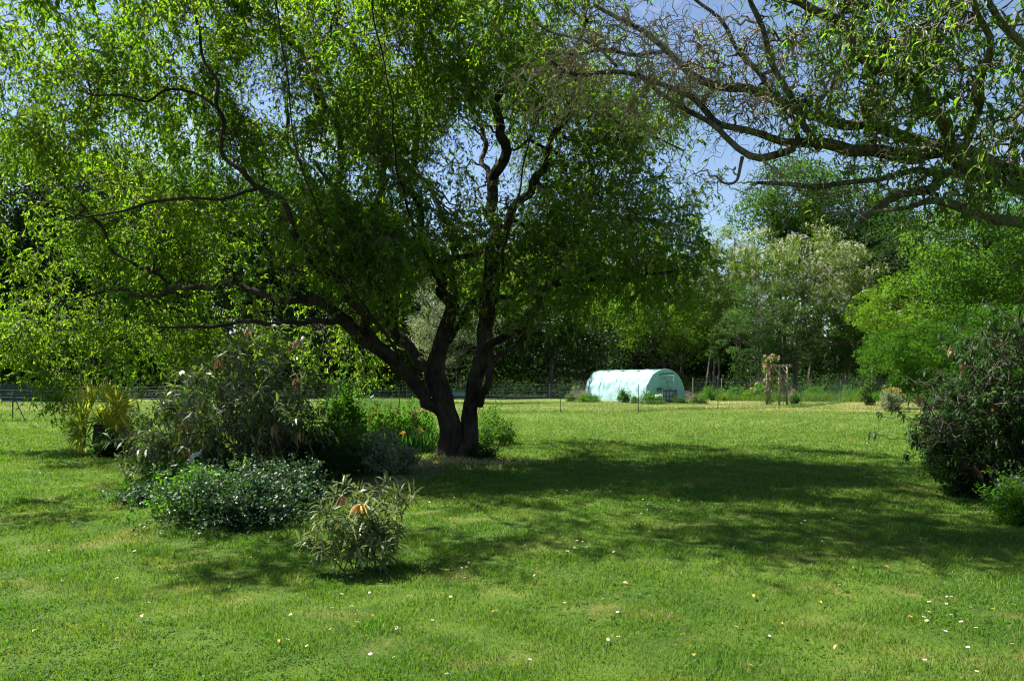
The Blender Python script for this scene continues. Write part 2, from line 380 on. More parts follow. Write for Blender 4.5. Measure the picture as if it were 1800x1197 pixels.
# ------------------------------------------------------------ willow machinery
class Skel:
    def __init__(s): s.P = np.zeros((0, 3)); s.R = np.zeros(0)
    def add(s, P, R): s.P = np.concatenate([s.P, P.reshape(-1, 3)]); s.R = np.concatenate([s.R, np.asarray(R, float).ravel()])
    def tree(s):
        k = kdtree.KDTree(len(s.P))
        for i, p in enumerate(s.P): k.insert(p, i)
        k.balance(); s.k = k
    def near(s, p, bias=None):
        return s.k.find(p)[1]

def smooth_path(pts, K):
    pts = np.asarray(pts, float); n = len(pts)
    seg = np.concatenate([[0], np.cumsum(np.linalg.norm(np.diff(pts[:, :3], axis=0), axis=1))]); seg /= seg[-1]
    t = np.linspace(0, 1, K); out = np.stack([np.interp(t, seg, pts[:, c]) for c in range(pts.shape[1])], 1)
    for _ in range(2):
        o = out.copy(); o[1:-1] = (out[:-2]+2*out[1:-1]+out[2:])/4; out = o
    return out

def willow(root, limbs, clusters, n2, n3, ntw, lpt, leafm, barkm, twigm, twig_len=(.45, .95), leaf_len=(.085, .145), leaf_w=.030, skel_extra=None, hang=.5, bark_name='trunk', scale_r=1.0, holes=(), clump=.85):
    sk = Skel(); tb = Buf()
    for lb in limbs:
        lb = [(a, b_, c, e if e > 30 else e*scale_r) for a, b_, c, e in lb]
        pts = np.array([list(W(px, py, d))+[r/F*d] for (px, py, d, r) in lb])
        K = max(10, int(np.linalg.norm(np.diff(pts[:, :3], axis=0), axis=1).sum()/.13))
        p = smooth_path(pts, K)
        big = p[:, 3].max() > .11
        # gnarl
        ph = U(0, 6, 3); t = np.linspace(0, 1, K)
        am = np.minimum(.085, p[:, 3:4]*1.3)*np.where(p[:, 3:4] > .12, .35, 1)
        Lm = K*.13
        off = np.stack([np.sin(t*Lm*3.3+ph[0])+.6*np.sin(t*Lm*8.1+ph[1]), np.sin(t*Lm*2.9+ph[2]), .7*np.sin(t*Lm*3.9+ph[1])+.4*np.sin(t*Lm*8.3)], 1)*am
        off[:2] = 0
        q = p[:, :3]+off
        S = 30 if big else (10 if p[:, 3].max() > .05 else 6)
        tubes(tb, q[None], p[:, 3][None], S, bump=.055 if big else .04)
        sk.add(q[3:], p[3:, 3])
    tb.obj(bark_name, barkm, root)
    hs = [np.array(h) for h in holes]
    def clear(P):
        px = 900+F*P[:, 0]/P[:, 1]; py = HY-F*(P[:, 2]-CH)/P[:, 1]
        ok = np.ones(len(P), bool)
        for (hx, hy, hr, hry, pr) in holes: ok &= ((((px-hx)/hr)**2+((py-hy)/hry)**2) > 1) | (U(0, 1, len(P)) > pr)
        return ok
    wts = np.array([c[6] for c in clusters], float); wts /= wts.sum()
    def sample(n):
        ci = rng.choice(len(clusters), n, p=wts); c = np.array([cl[:6] for cl in clusters])[ci]
        d = nrm(rng.normal(size=(n, 3)))*(U(0, 1, n)**(1/3))[:, None]
        dd = c[:, 2]+d[:, 1]*c[:, 5]; px = c[:, 0]+d[:, 0]*c[:, 3]; py = c[:, 1]+d[:, 2]*c[:, 4]
        # screen-sized ellipsoids are only used to lay out the crown in real space
        s = c[:, 2]/F
        P = np.stack([(c[:, 0]-900)*s+d[:, 0]*c[:, 3]*s, dd, CH+(HY-c[:, 1])*s+d[:, 2]*c[:, 4]*s], 1)
        P = P[P[:, 2] > .8]
        return P[clear(P)]
    bb = Buf()
    for lev, (n, K, amp, cyc, rmul, maxd, S) in enumerate(((n2, 16, .10, 2.2, .42, 6, 6), (n3, 12, .11, 1.8, .5, 3.2, 4))):
        sk.tree(); T = sample(n)
        idx = np.array([sk.near(p) for p in T]); A = sk.P[idx]; Rr = sk.R[idx]
        ds = np.linalg.norm(T-A, axis=1); ok = (ds > .25) & (ds < maxd); A, T, Rr, ds = A[ok], T[ok], Rr[ok], ds[ok]
        P = wig(A, T, K, amp*np.minimum(1, .9/np.maximum(ds, .5))[:, None, None], cyc*np.maximum(1, ds[:, None, None]*.9), 0)
        r0 = np.clip(np.minimum(Rr*rmul, .015+.015*ds), .008, .055)
        R = r0[:, None]*np.linspace(1, .35, K)[None]
        tubes(bb, P, R, S); sk.add(P[:, 3:], R[:, 3:])
    sk.tree()
    # twigs start on thin wood near sampled targets
    T = sample(ntw); cc_ = sample(max(40, ntw//38)); j_ = rng.integers(0, len(cc_), len(T)); q_ = U(0, 1, len(T)) < clump; T[q_] = cc_[j_][q_]+rng.normal(size=(q_.sum(), 3))*[.27, .27, .27]; T = T[T[:, 2] > .9]; idx = np.array([sk.near(p) for p in T]); A = sk.P[idx]
    n = len(T)
    Ln = U(twig_len[0], twig_len[1], n)
    D = nrm(nrm(T-A+1e-4)*1.0+rng.normal(size=(n, 3))*.55+np.array([0, 0, -hang]))
    K = 11
    P = wig(A, A+D*Ln[:, None], K, .10, 1.6, 0)
    P[:, :, 2] -= hang*.22*Ln[:, None]*np.linspace(0, 1, K)[None]**2
    tw = Buf(); tubes(tw, P, .0044*np.linspace(1.2, .45, K)[None]*np.ones((n, 1)), 3)
    bb.obj('branch', barkm, root); tw.obj('twigs', twigm, root)
    # leaves along twigs
    lf = Buf(); m = n*lpt
    ti = np.repeat(np.arange(n), lpt); t = U(.12, 1, m)*(K-1); k0 = np.minimum(t.astype(int), K-2); fr = (t-k0)[:, None]
    B = P[ti, k0]*(1-fr)+P[ti, k0+1]*fr; tg = nrm(P[ti, k0+1]-P[ti, k0])
    D = nrm(tg*.8+rng.normal(size=(m, 3))*.6+np.array([0, 0, -.45]))
    kp = clear(B); B, D = B[kp], D[kp]; m = len(B)
    leaf4(lf, B, D, U(leaf_len[0], leaf_len[1], m)*U(.55, 1.05, m), leaf_w*U(.7, 1.3, m), .3, .22)
    lf.obj('foliage', leafm, root)
    return sk

# main willow: limbs traced as (px, py, distance, half width in photo pixels)
d0 = 14.4
limbs = [
 [(792,822,14.4,34),(793,800,14.4,29),(794,765,14.4,28),(788,735,14.4,25),(777,705,14.4,23),(766,675,14.4,27),(764,650,14.4,24),(770,625,14.4,20),(782,590,14.5,17),(788,545,14.6,15),(772,515,14.6,14),(779,480,14.6,12),(760,450,14.6,10),(735,440,14.5,10),(738,400,14.5,9),(725,340,14.4,8),(735,250,14.4,7),(720,180,14.3,6),(742,110,14.2,5),(735,20,14.1,4),(760,-80,14,3)],
 [(819,822,14.3,30.5),(818,795,14.35,27),(821,765,14.4,22),(828,735,14.4,18),(831,700,14.4,17),(838,665,14.4,18),(848,620,14.4,20),(853,570,14.5,19),(860,520,14.5,18),(863,460,14.6,17),(868,400,14.7,14),(868,340,14.8,13),(880,270,14.9,12),(878,200,15,10),(892,120,15,9),(888,40,15,8),(905,-60,15,6),(890,-160,15,3)],
 [(776,724,14.4,15),(752,698,14.3,16),(728,672,14.2,16),(700,645,14.0,16),(672,618,13.8,18),(645,592,13.6,17),(612,565,13.5,15),(578,545,13.3,13),(545,535,13.2,11),(500,520,13.1,9),(455,512,13.2,8),(400,500,13.4,7),(330,505,14,6),(260,520,14.6,5),(180,510,15,3.5),(110,530,15.4,2.5)],
 [(500,60,9.4,1.5),(380,-40,9.2,1.5),(160,-90,9,1.5),(-60,-110,8.9,1.5)],
 [(762,650,14.4,15),(735,630,14.6,13),(705,600,14.8,13),(680,575,15,12),(660,540,15.2,11),(640,500,15.3,10),(612,450,15.4,9),(590,400,15.4,8),(560,370,15.4,7),(540,310,15.5,6),(510,250,15.5,5),(500,170,15.5,4)],
 [(700,600,14.8,9),(690,560,14.4,8),(672,520,14,8),(650,480,13.6,7),(640,430,13.2,6),(600,380,12.8,5),(590,330,12.5,5),(560,290,12.2,4)],
 [(668,612,13.8,11),(640,560,13.3,10),(600,510,12.8,9),(560,470,12.4,8),(530,430,12.2,8),(500,370,12,8),(470,345,11.9,7),(455,330,11.9,7),(430,300,11.8,6),(400,280,11.8,5.5),(385,250,11.8,5),(390,210,11.8,5),(372,185,11.8,5),(388,152,11.8,4.5),(372,120,11.8,4),(355,85,11.8,3.5),(340,20,11.8,3)],
 [(375,185,11.8,4),(345,160,11.8,4),(310,150,11.8,3.5),(280,155,11.8,3.5),(270,190,11.8,3),(230,170,11.8,3),(160,165,11.7,2.5)],
 [(455,330,11.9,5),(400,350,11.8,4),(330,345,11.7,4),(290,350,11.7,3.5),(230,370,11.7,3),(150,380,11.6,2.5)],
 [(590,400,15.2,7),(600,340,15,7),(598,260,14.9,7),(575,190,14.8,7),(560,140,14.8,8),(530,100,14.8,7),(505,75,14.7,6),(470,50,14.7,4),(420,60,14.7,3)],
 [(680,575,15,8),(690,500,15.2,8),(680,420,15.4,8),(672,350,15.5,8),(676,260,15.6,8),(680,220,15.6,9),(655,160,15.6,8),(630,110,15.6,7),(610,60,15.6,6),(590,20,15.6,5),(575,-60,15.6,3)],
 [(560,185,14.8,6),(550,150,14.8,8),(540,110,14.8,6),(575,90,14.8,5),(590,30,14.8,4)],
 [(864,450,14.6,13),(880,425,14.6,11),(900,385,14.5,11),(915,345,14.5,10),(935,320,14.5,10),(960,290,14.4,10),(978,255,14.3,9),(988,230,14.3,8),(1000,180,14.2,7),(1010,120,14.1,5),(1030,40,14,4)],
 [(988,240,14.3,5),(1030,260,14.2,4.5),(1070,235,14,4),(1100,250,14,4),(1150,240,14,3),(1200,265,14,2)],
 [(980,270,14.3,5),(955,262,14.2,4),(935,245,14.2,4),(900,262,14.2,3)],
 [(842,660,14.4,12),(858,630,14.1,11),(880,600,13.8,10),(905,575,13.6,10),(930,545,13.4,9),(960,515,13.2,8),(1000,495,13,7),(1050,485,12.9,6),(1100,495,12.8,5),(1160,480,12.7,4),(1220,470,12.7,2.5)],
 [(843,712,14.4,10),(850,685,14.2,9),(868,655,14,9),(888,625,13.9,7),(908,598,13.8,5),(925,570,13.7,4),(950,550,13.6,3)],
 [(860,520,14.5,8),(900,520,14.8,6),(940,508,15.2,6),(980,512,15.6,5),(1020,470,16,5),(1070,440,16.3,4),(1120,445,16.5,3)],
 [(745,455,14.6,8),(770,462,14.4,7),(800,462,14.3,7),(825,450,14.2,7),(840,440,14.2,6)],
 [(788,600,14.5,9),(812,565,14.7,9),(830,540,14.9,8),(850,500,15.4,6),(880,470,16,5)],
 [(900,385,14.5,6),(940,410,15,5),(980,400,15.6,5),(1030,395,16.2,4),(1090,380,16.8,4),(1150,390,17,3)],
 [(612,565,13.5,8),(560,560,12.6,7),(500,575,11.8,6),(430,560,11.2,5),(350,580,10.8,4),(280,575,10.6,3)],
 [(700,645,14,5),(690,600,13,4),(640,540,12,3),(600,480,11,2.5),(560,380,10.2,2),(520,260,9.6,2),(500,120,9.3,2),(480,-60,9.2,2)],
 [(860,560,14.4,5),(880,480,13.4,4),(900,380,12.4,3),(930,250,11.8,2)],
 [(775,520,14.6,5),(740,430,13.6,4),(700,320,12.4,3),(690,190,11.2,2),(660,40,10.4,2),(640,-120,9.9,2)],
 [(300,500,14.3,4),(200,440,14.4,4),(120,330,14.2,4),(60,230,13.8,3),(-40,190,13.4,2.5)],
 [(868,340,14.8,7),(850,260,16,6),(830,160,17.2,6),(800,60,18.2,5),(790,-60,19,4)],
 [(788,545,14.6,8),(800,450,16,7),(770,350,17.2,6),(700,270,18.2,5),(620,200,19,4),(540,150,19.6,3)],
 [(935,320,14.5,5),(990,330,15.8,5),(1040,300,17,4),(1090,260,18,4),(1130,250,19,3)],
]
clusters = [  # px, py, distance, rx px, ry px, depth radius, weight
 (110,110,12.8,190,190,1.5,9),(110,360,15.2,190,170,1.2,8.5),(60,560,16.4,120,100,.8,3.0),(200,590,16.4,110,80,.8,3.0),(130,665,16.2,110,45,.5,.9),
 (330,80,13.4,190,160,1.7,8.5),(320,320,14.6,180,170,1.3,8.5),(330,500,15.6,150,100,1.0,4.2),(420,600,15.6,130,60,.8,1.6),
 (540,90,14.4,170,170,2.6,7.5),(520,320,13.4,160,170,2.0,6.2),(520,480,13,150,110,1.4,2.8),
 (700,90,14.6,160,180,3.0,7),(690,320,13.8,140,170,2.4,7.5),(690,480,13.4,120,100,1.6,3.0),(770,400,13.6,120,120,1.6,2.4),
 (860,90,15,150,170,3,5),(840,380,14,110,150,2,3.0),(820,550,14.2,70,50,.8,.5),
 (1010,170,15,140,160,2.4,5.5),(1040,300,14.6,130,110,2.4,5.5),(1060,420,14.2,150,110,2.2,6),(1160,330,14.8,70,110,1.4,2.6),(1150,470,13.4,110,55,1.4,2.0),(960,490,13.6,110,80,1.6,2.2),
 (590,600,16.4,60,50,.8,.9),(655,625,16.4,34,50,.6,.5),(782,625,14.0,40,22,.3,.25),
 (760,50,12,270,120,1.4,4.5),(1190,110,15.5,110,110,1.4,1.6),(560,-130,13,330,170,3.6,6),(900,-120,13,280,170,4.0,8),(640,-200,9.6,330,130,1.6,6.5),(60,-90,9.0,270,110,1.3,3.4),(950,-160,9.8,240,120,1.6,5),(-130,330,10.2,90,110,.9,1.2),
 (700,60,18,260,220,2.6,6.5),(1050,180,18.2,130,140,1.8,2.5),(830,480,19.8,200,60,1.5,3.2),(1060,480,19.2,150,60,1.4,2.8),
]
gaps = [(800,650,95,60,.9),(870,610,70,60,.7),(735,600,50,50,.6),(885,300,55,45,.75),(800,285,70,85,.45),(490,150,85,70,.6),(1200,290,30,60,.6),(130,160,40,30,.5),(340,60,40,60,.4),(20,170,35,40,.5),(900,400,20,30,.5),(760,540,34,60,.8),(700,60,30,50,.4)]
wt = thing('corkscrew_willow', 'large twin-stemmed willow with dark twisted limbs standing on a low mound in the lawn', 'tree', (-1.0, 14.4, .05))
willow(wt, limbs, clusters, 330, 1700, 13000, 22, M['willow'], M['bark'], M['twig'], holes=gaps, scale_r=.72)

# right willow, trunk outside the frame
dR = 8.6
limbsR = [
 [(2050,760,9,75),(2030,600,9,70),(1990,460,8.9,58),(1930,380,8.8,45),(1860,335,8.7,27),(1790,310,8.6,23),(1740,292,8.6,20),(1700,280,8.6,18),(1650,272,8.6,18),(1600,268,8.6,16),(1560,266,8.6,14),(1500,264,8.6,14),(1440,262,8.6,13),(1400,252,8.6,10),(1370,240,8.6,8),(1340,232,8.6,8),(1300,226,8.6,7),(1262,220,8.6,7),(1235,200,8.6,7),(1200,165,8.6,6),(1165,145,8.6,5),(1120,130,8.6,5),(1085,118,8.6,5),(1040,130,8.6,4),(1000,142,8.6,4),(970,110,8.6,3)],
 [(1850,350,8.7,18),(1790,300,8.5,16),(1730,285,8.4,14),(1680,255,8.3,16),(1650,220,8.2,17),(1620,190,8.2,15),(1595,150,8.1,14),(1560,120,8.1,12),(1520,95,8.1,12),(1495,55,8,12),(1475,30,8,11),(1430,10,8,10),(1380,0,8,9),(1320,-30,8,8),(1240,-80,8,6)],
 [(1440,262,8.6,9),(1420,230,8.4,8),(1408,200,8.3,7),(1390,160,8.2,7),(1370,120,8.2,7),(1350,90,8.1,7),(1320,20,8.1,6),(1300,-60,8,4)],
 [(1405,250,8.6,7),(1395,215,8.7,6),(1375,180,8.8,6),(1340,130,8.8,5),(1300,90,8.9,5),(1260,40,8.9,5),(1220,0,9,4),(1160,-60,9,3)],
 [(1700,280,8.6,14),(1640,250,8.8,13),(1560,230,9,13),(1480,210,9.1,12),(1400,200,9.2,11),(1340,175,9.3,11),(1290,158,9.3,10),(1250,140,9.4,9),(1200,110,9.4,8),(1165,85,9.4,7),(1130,65,9.4,6),(1090,40,9.5,5),(1050,10,9.5,4)],
 [(1395,262,8.6,8),(1360,276,8.5,9),(1310,276,8.5,8),(1290,262,8.5,7),(1262,235,8.5,6),(1220,205,8.5,6),(1180,175,8.5,5),(1150,150,8.5,4)],
 [(1900,400,8.7,16),(1840,345,8.5,14),(1780,330,8.5,12),(1720,312,8.5,12),(1665,305,8.5,12),(1620,325,8.4,11),(1560,355,8.4,9),(1520,380,8.4,7),(1490,410,8.4,4)],
 [(1665,305,8.5,9),(1600,300,8.6,7),(1540,312,8.7,6),(1480,325,8.7,6),(1420,330,8.8,6),(1370,328,8.8,5),(1330,320,8.8,3.5)],
 [(1960,480,8.6,18),(1880,440,8.2,14),(1800,410,8,13),(1750,375,7.9,12),(1700,355,7.9,11),(1650,350,7.9,9),(1600,365,7.9,6),(1560,378,8,5),(1500,376,8.2,4),(1440,372,8.3,3)],
 [(1305,276,8.5,5),(1300,300,8.5,4),(1280,330,8.4,3),(1260,310,8.4,2)],
 [(1085,118,8.6,4),(1060,90,8.5,3.5),(1020,60,8.5,3),(980,70,8.5,2.5),(940,40,8.5,2)],
 [(1170,90,9.4,5),(1120,100,9.2,4),(1070,80,9,4),(1020,100,8.9,3),(960,90,8.8,2.5),(920,120,8.8,2)],
 [(1700,250,8.3,9),(1720,180,7.6,9),(1740,100,7,9),(1720,20,6.6,8),(1690,-60,6.3,6)],
 [(1900,300,8.4,14),(1860,180,7.6,12),(1800,90,7,10),(1760,30,6.6,8),(1700,-80,6.4,5)],
]
clR = [(1560,70,8.2,170,110,1.6,8),(1700,120,7.6,140,170,1.6,11),(1700,330,8.2,120,70,1,3),(1480,335,8.6,130,40,.8,1.2),(1400,120,8.5,150,120,1.2,2),
 (1560,170,8.2,180,50,1.2,1.2),(1650,-120,7.6,260,140,1.8,6),(1850,200,7.6,120,200,1.6,7),(1280,60,8.6,120,90,1,.4),(2100,0,8.5,200,250,2.5,8)]
w2 = thing('corkscrew_willow', 'willow whose lichened crooked branches reach in overhead from beyond the dark shrub', 'tree', (7.5, 9, 0))
skR = willow(w2, limbsR, clR, 130, 520, 1350, 15, M['willow2'], M['barkr'], M['twig'], twig_len=(.3, .7), leaf_len=(.07, .12), leaf_w=.021, hang=.9, clump=.6, scale_r=.74, holes=[(1290,330,90,60,.97),(1200,290,80,90,.97)])
# bare, dead corkscrew twigs at its tip
def bare():
    b = Buf()
    cl = [(1110,90,8.7,150,110,.7,7),(980,150,8.7,90,90,.6,2.2),(1180,170,8.7,90,80,.6,2.6),(1300,130,8.8,130,110,.7,6),(1420,130,8.6,110,110,.7,3),(1240,320,8.5,50,40,.3,.12),(1340,310,8.6,110,40,.5,1.0),(1500,300,8.6,140,60,.5,1.5)]
    wts = np.array([c[6] for c in cl]); wts = wts/wts.sum(); sk = skR; sk.tree()
    for n, K, r, ln in ((140, 18, .011, 1.0), (900, 14, .0046, .5)):
        ci = rng.choice(len(cl), n, p=wts); c = np.array([x[:6] for x in cl])[ci]; s = c[:, 2]/F
        d = nrm(rng.normal(size=(n, 3)))*(U(0, 1, n)**(1/3))[:, None]
        T = np.stack([(c[:, 0]-900)*s+d[:, 0]*c[:, 3]*s, c[:, 2]+d[:, 1]*c[:, 5], CH+(HY-c[:, 1])*s+d[:, 2]*c[:, 4]*s], 1)
        A = sk.P[[sk.near(p) for p in T]]
        D = T-A; L_ = np.linalg.norm(D, axis=1)
        if ln < .8:
            D = nrm(nrm(D+1e-4)*.7+rng.normal(size=(n, 3))*.6+np.array([-.35, 0, -.3])); L_ = U(.25, .75, n)
            T = A+D*L_[:, None]
        P = wig(A, T, K, .09, 2.0*np.maximum(.8, L_[:, None, None]*1.4))
        tubes(b, P, r*np.linspace(1.2, .4, K)[None]*U(.7, 1.3, (n, 1)), 4)
        sk.add(P[:, 3:], np.full((n, K-3), r)); sk.tree()
    b.obj('bare_twigs', M['baretwig'], w2)
bare()

# ------------------------------------------------------------ background trees
def tree(name, label, base, trunk_r, ells, nclump, per, leaf, lm, bm, clump_r=.8, group=None, blossom=0, stems=1, lean=0, cat='tree', ltype='q', crown_base=None, hangb=.4, wfac=.6, limbs=True, part='crown'):
    base = np.array(base, float); base[2] = gh(base[0], base[1])-.03
    root = thing(name, label, cat, base, group)
    vol = np.array([e[3]*e[4]*e[5] for e in ells]); ci = rng.choice(len(ells), nclump, p=vol/vol.sum())
    C = np.zeros((nclump, 3)); dirs = np.zeros((nclump, 3))
    for k, e in enumerate(ells):
        m = ci == k; p, d = ball(m.sum(), e, .45); C[m] = p; dirs[m] = d
    C[:, 2] = np.maximum(C[:, 2], base[2]+.4)
    tb = Buf(); top = max(e[2]+e[5]*.6 for e in ells); cx = np.mean([e[0] for e in ells]); cy = np.mean([e[1] for e in ells])
    T = []
    for s in range(stems):
        st = base+np.array([U(-.5, .5), U(-.3, .3), 0])*(stems > 1)*.8
        en = np.array([cx+U(-1, 1)*(.3+.6*(stems > 1)), cy, top])+np.array([lean, 0, 0])
        P = wig(st, en, 14, .02, 1.2)[0]; R = trunk_r*np.linspace(1.15, .15, 14)*(1 if stems == 1 else .6); R[0] *= 1.3
        tubes(tb, P[None], R[None], 10, bump=.04); T.append(P)
    T = np.concatenate(T)
    if limbs:
        i = rng.choice(nclump, min(nclump, 90), replace=False); Cs = C[i]
        cand = T[None, :, :]; dz = Cs[:, None, 2]-cand[..., 2]; rad = np.linalg.norm(Cs[:, None, :2]-cand[..., :2], axis=-1)
        cost = np.abs(dz-.6*rad)+.3*np.linalg.norm(Cs[:, None]-cand, axis=-1); A = T[cost.argmin(1)]
        P = wig(A, Cs, 8, .06, 1.3); tubes(tb, P, trunk_r*.22*np.linspace(1, .2, 8)[None]*np.ones((len(A), 1)), 4)
    tb.obj('trunk', bm, root)
    lf = Buf(); n = nclump*per
    cr = clump_r*U(.6, 1.35, nclump)
    k = np.repeat(np.arange(nclump), per); d = nrm(rng.normal(size=(n, 3))); r = U(.15, 1, n)**.5
    P = C[k]+d*(r*cr[k])[:, None]*np.array([1, 1, .62])
    D = d*.8+rng.normal(size=(n, 3))*.5+np.array([0, 0, -hangb])
    val = np.clip(U(0, 1, nclump)[k]*.6+U(0, .4, n), 0, 1)
    leafq(lf, P, D, leaf*U(.7, 1.3, n), leaf*wfac*U(.7, 1.3, n), val)
    lf.obj(part, lm, root)
    if blossom:
        bl = Buf(); out = dirs[:, 1]*-.5+dirs[:, 2]*.8+dirs[:, 0]*-.2+rng.normal(size=nclump)*.35; j = np.argsort(-out)[:max(4, int(nclump*.7))]
        m = blossom; jj = rng.choice(j, m); q = nrm(rng.normal(size=(m, 3))+np.array([-.3, -.5, .7])); BP = C[jj]+q*cr[jj][:, None]*np.array([1, 1, .65])*1.05
        f = 16; kk = np.repeat(np.arange(m), f); P = BP[kk]+rng.normal(size=(m*f, 3))*np.array([.06, .06, .11])
        leafq(bl, P, rng.normal(size=(m*f, 3))+np.array([0, 0, -.5]), .085, .075); tag(bl.obj('blossom', M['blossom'], root), kind='stuff')
    return root

def px_ell(px, d, top, bot, wpx, dr=None):
    s = d/F; cz = CH+(HY-(top+bot)/2)*s; rz = (bot-top)/2*s; rx = wpx/2*s
    return ((px-900)*s, d, cz, rx, dr or rx*.9, rz)
def copy_tree(o, loc, rz, sc_, label, group=None):
    r = o.copy(); sc.collection.objects.link(r); r.location = loc; r.rotation_euler.z = rz; r.scale = (sc_[0], sc_[0], sc_[1]); r['label'] = label
    if group: r['group'] = group
    for c in list(o.children):
        q = c.copy(); sc.collection.objects.link(q); q.parent = r; q.matrix_parent_inverse = c.matrix_parent_inverse.copy()
    return r

# right-hand group, each its own tree
tree('oak_tree', 'tall dark green oak rising above the white-flowering locust', G(1440, 690)*[1.22, 1.22, 0], .32,
     [px_ell(1400, 70, 275, 430, 190, 4.5), px_ell(1500, 71, 300, 520, 200, 4.5), px_ell(1340, 70, 330, 430, 110, 3.5), px_ell(1560, 72, 350, 600, 150, 4)], 520, 105, .24, M['oak'], M['barkf'], 1.2)
tree('locust_tree', 'round-topped locust covered in cream blossom behind the rose arch', (22.5, 61, 0), .16,
     [px_ell(1350, 60, 400, 560, 130, 3), px_ell(1440, 60, 395, 560, 150, 3.2), px_ell(1500, 60.5, 420, 600, 120, 3), px_ell(1420, 59, 500, 640, 170, 2.6)], 330, 95, .15, M['acacia'], M['barkp'], .75, blossom=900, stems=3)
tree('locust_tree', 'feathery pale green locust at the gap of open sky', (16.5, 62, 0), .15,
     [px_ell(1265, 61, 395, 560, 110, 2.4), px_ell(1300, 61, 420, 600, 90, 2.4), px_ell(1230, 62, 430, 620, 90, 2.2)], 200, 95, .15, M['acacia'], M['barkp'], .7, blossom=90, stems=2)
tree('hazel_tree', 'low grey-green many-stemmed bush tree just behind the rose arch', (18.5, 56.5, 0), .09,
     [px_ell(1310, 56.5, 550, 668, 130, 2.2), px_ell(1385, 56.5, 530, 660, 110, 2.2), px_ell(1330, 56, 480, 600, 110, 1.8)], 210, 100, .12, M['grey'], M['barkp'], .6, stems=6)
tree('young_ash', 'slender dark leafy sapling between the bush tree and conifer hedge', (24.8, 57, 0), .08,
     [px_ell(1460, 57, 530, 664, 100, 2), px_ell(1500, 57.5, 560, 668, 70, 1.6)], 120, 90, .14, M['oak'], M['barkp'], .6, stems=3)
tree('lime_tree', 'yellow-green tree rising over the conifer hedge', (25.5, 50.5, 0), .15,
     [px_ell(1570, 50, 490, 620, 130, 2.4), px_ell(1610, 50.5, 530, 660, 130, 2.2), px_ell(1530, 50, 530, 620, 50, 1.2)], 190, 100, .14, M['lime'], M['barkf'], .62, blossom=22)
tree('maple_tree', 'bright mid-green maple towering behind the dark shrub', (28.5, 46, 0), .24,
     [px_ell(1690, 46, 340, 560, 190, 3.4), px_ell(1760, 46, 300, 600, 200, 3.4), px_ell(1640, 45.5, 430, 560, 100, 2.2), px_ell(1840, 46, 340, 640, 160, 3.2)], 330, 110, .17, M['maple'], M['barkf'], .8)
tree('cypress_hedge', 'dense green feathery conifer clump beside the yellow-flowering bush', G(1640, 705), .12,
     [px_ell(1560, 39, 575, 702, 95, 1.6), px_ell(1630, 38.5, 560, 706, 110, 1.8), px_ell(1700, 38, 540, 712, 120, 1.9), px_ell(1770, 37, 530, 716, 120, 2), px_ell(1850, 36, 520, 716, 120, 2)], 420, 130, .13, M['conif'], M['barkf'], .42, hangb=-.1, wfac=.42, limbs=False, cat='conifer', part='foliage')
# centre trees beyond the greenhouse
tree('chestnut_tree', 'light green broad-leaved tree directly behind the polytunnel', (12.6, 62, 0), .16,
     [px_ell(1170, 61, 430, 600, 120, 2.6), px_ell(1210, 61, 500, 650, 110, 2.6), px_ell(1110, 61, 480, 620, 90, 2.2)], 190, 85, .17, M['lime'], M['barkf'], .8)
tree('ash_tree', 'tall light-topped tree between the willow crown and polytunnel', (6.2, 68, 0), .2,
     [px_ell(1030, 67, 375, 520, 150, 3.4), px_ell(1080, 67, 420, 600, 120, 3), px_ell(970, 67, 420, 560, 120, 3)], 220, 85, .2, M['maple'], M['barkf'], 1.0)
tree('alder_tree', 'dark tree overhanging the shaded lawn just past the willow trunk', (3.0, 60, 0), .2,
     [px_ell(960, 60, 470, 640, 150, 3.2), px_ell(1040, 60.5, 540, 660, 120, 3), px_ell(900, 60, 440, 640, 130, 3.2)], 260, 95, .2, M['oakd'], M['barkf'], .9)
tree('holly_tree', 'dark broad evergreen behind the willow trunk', (-6, 60, 0), .2,
     [px_ell(760, 60, 420, 660, 190, 4), px_ell(840, 60, 480, 664, 120, 3)], 260, 95, .2, M['oakd'], M['barkf'], .95)
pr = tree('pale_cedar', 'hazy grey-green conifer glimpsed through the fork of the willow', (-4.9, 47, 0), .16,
     [px_ell(765, 47, 470, 660, 90, 1.5), px_ell(790, 47, 520, 640, 60, 1.2), px_ell(850, 47.5, 520, 620, 60, 1.2)], 150, 110, .13, M['silver'], M['barkf'], .5, wfac=.3, cat='conifer')

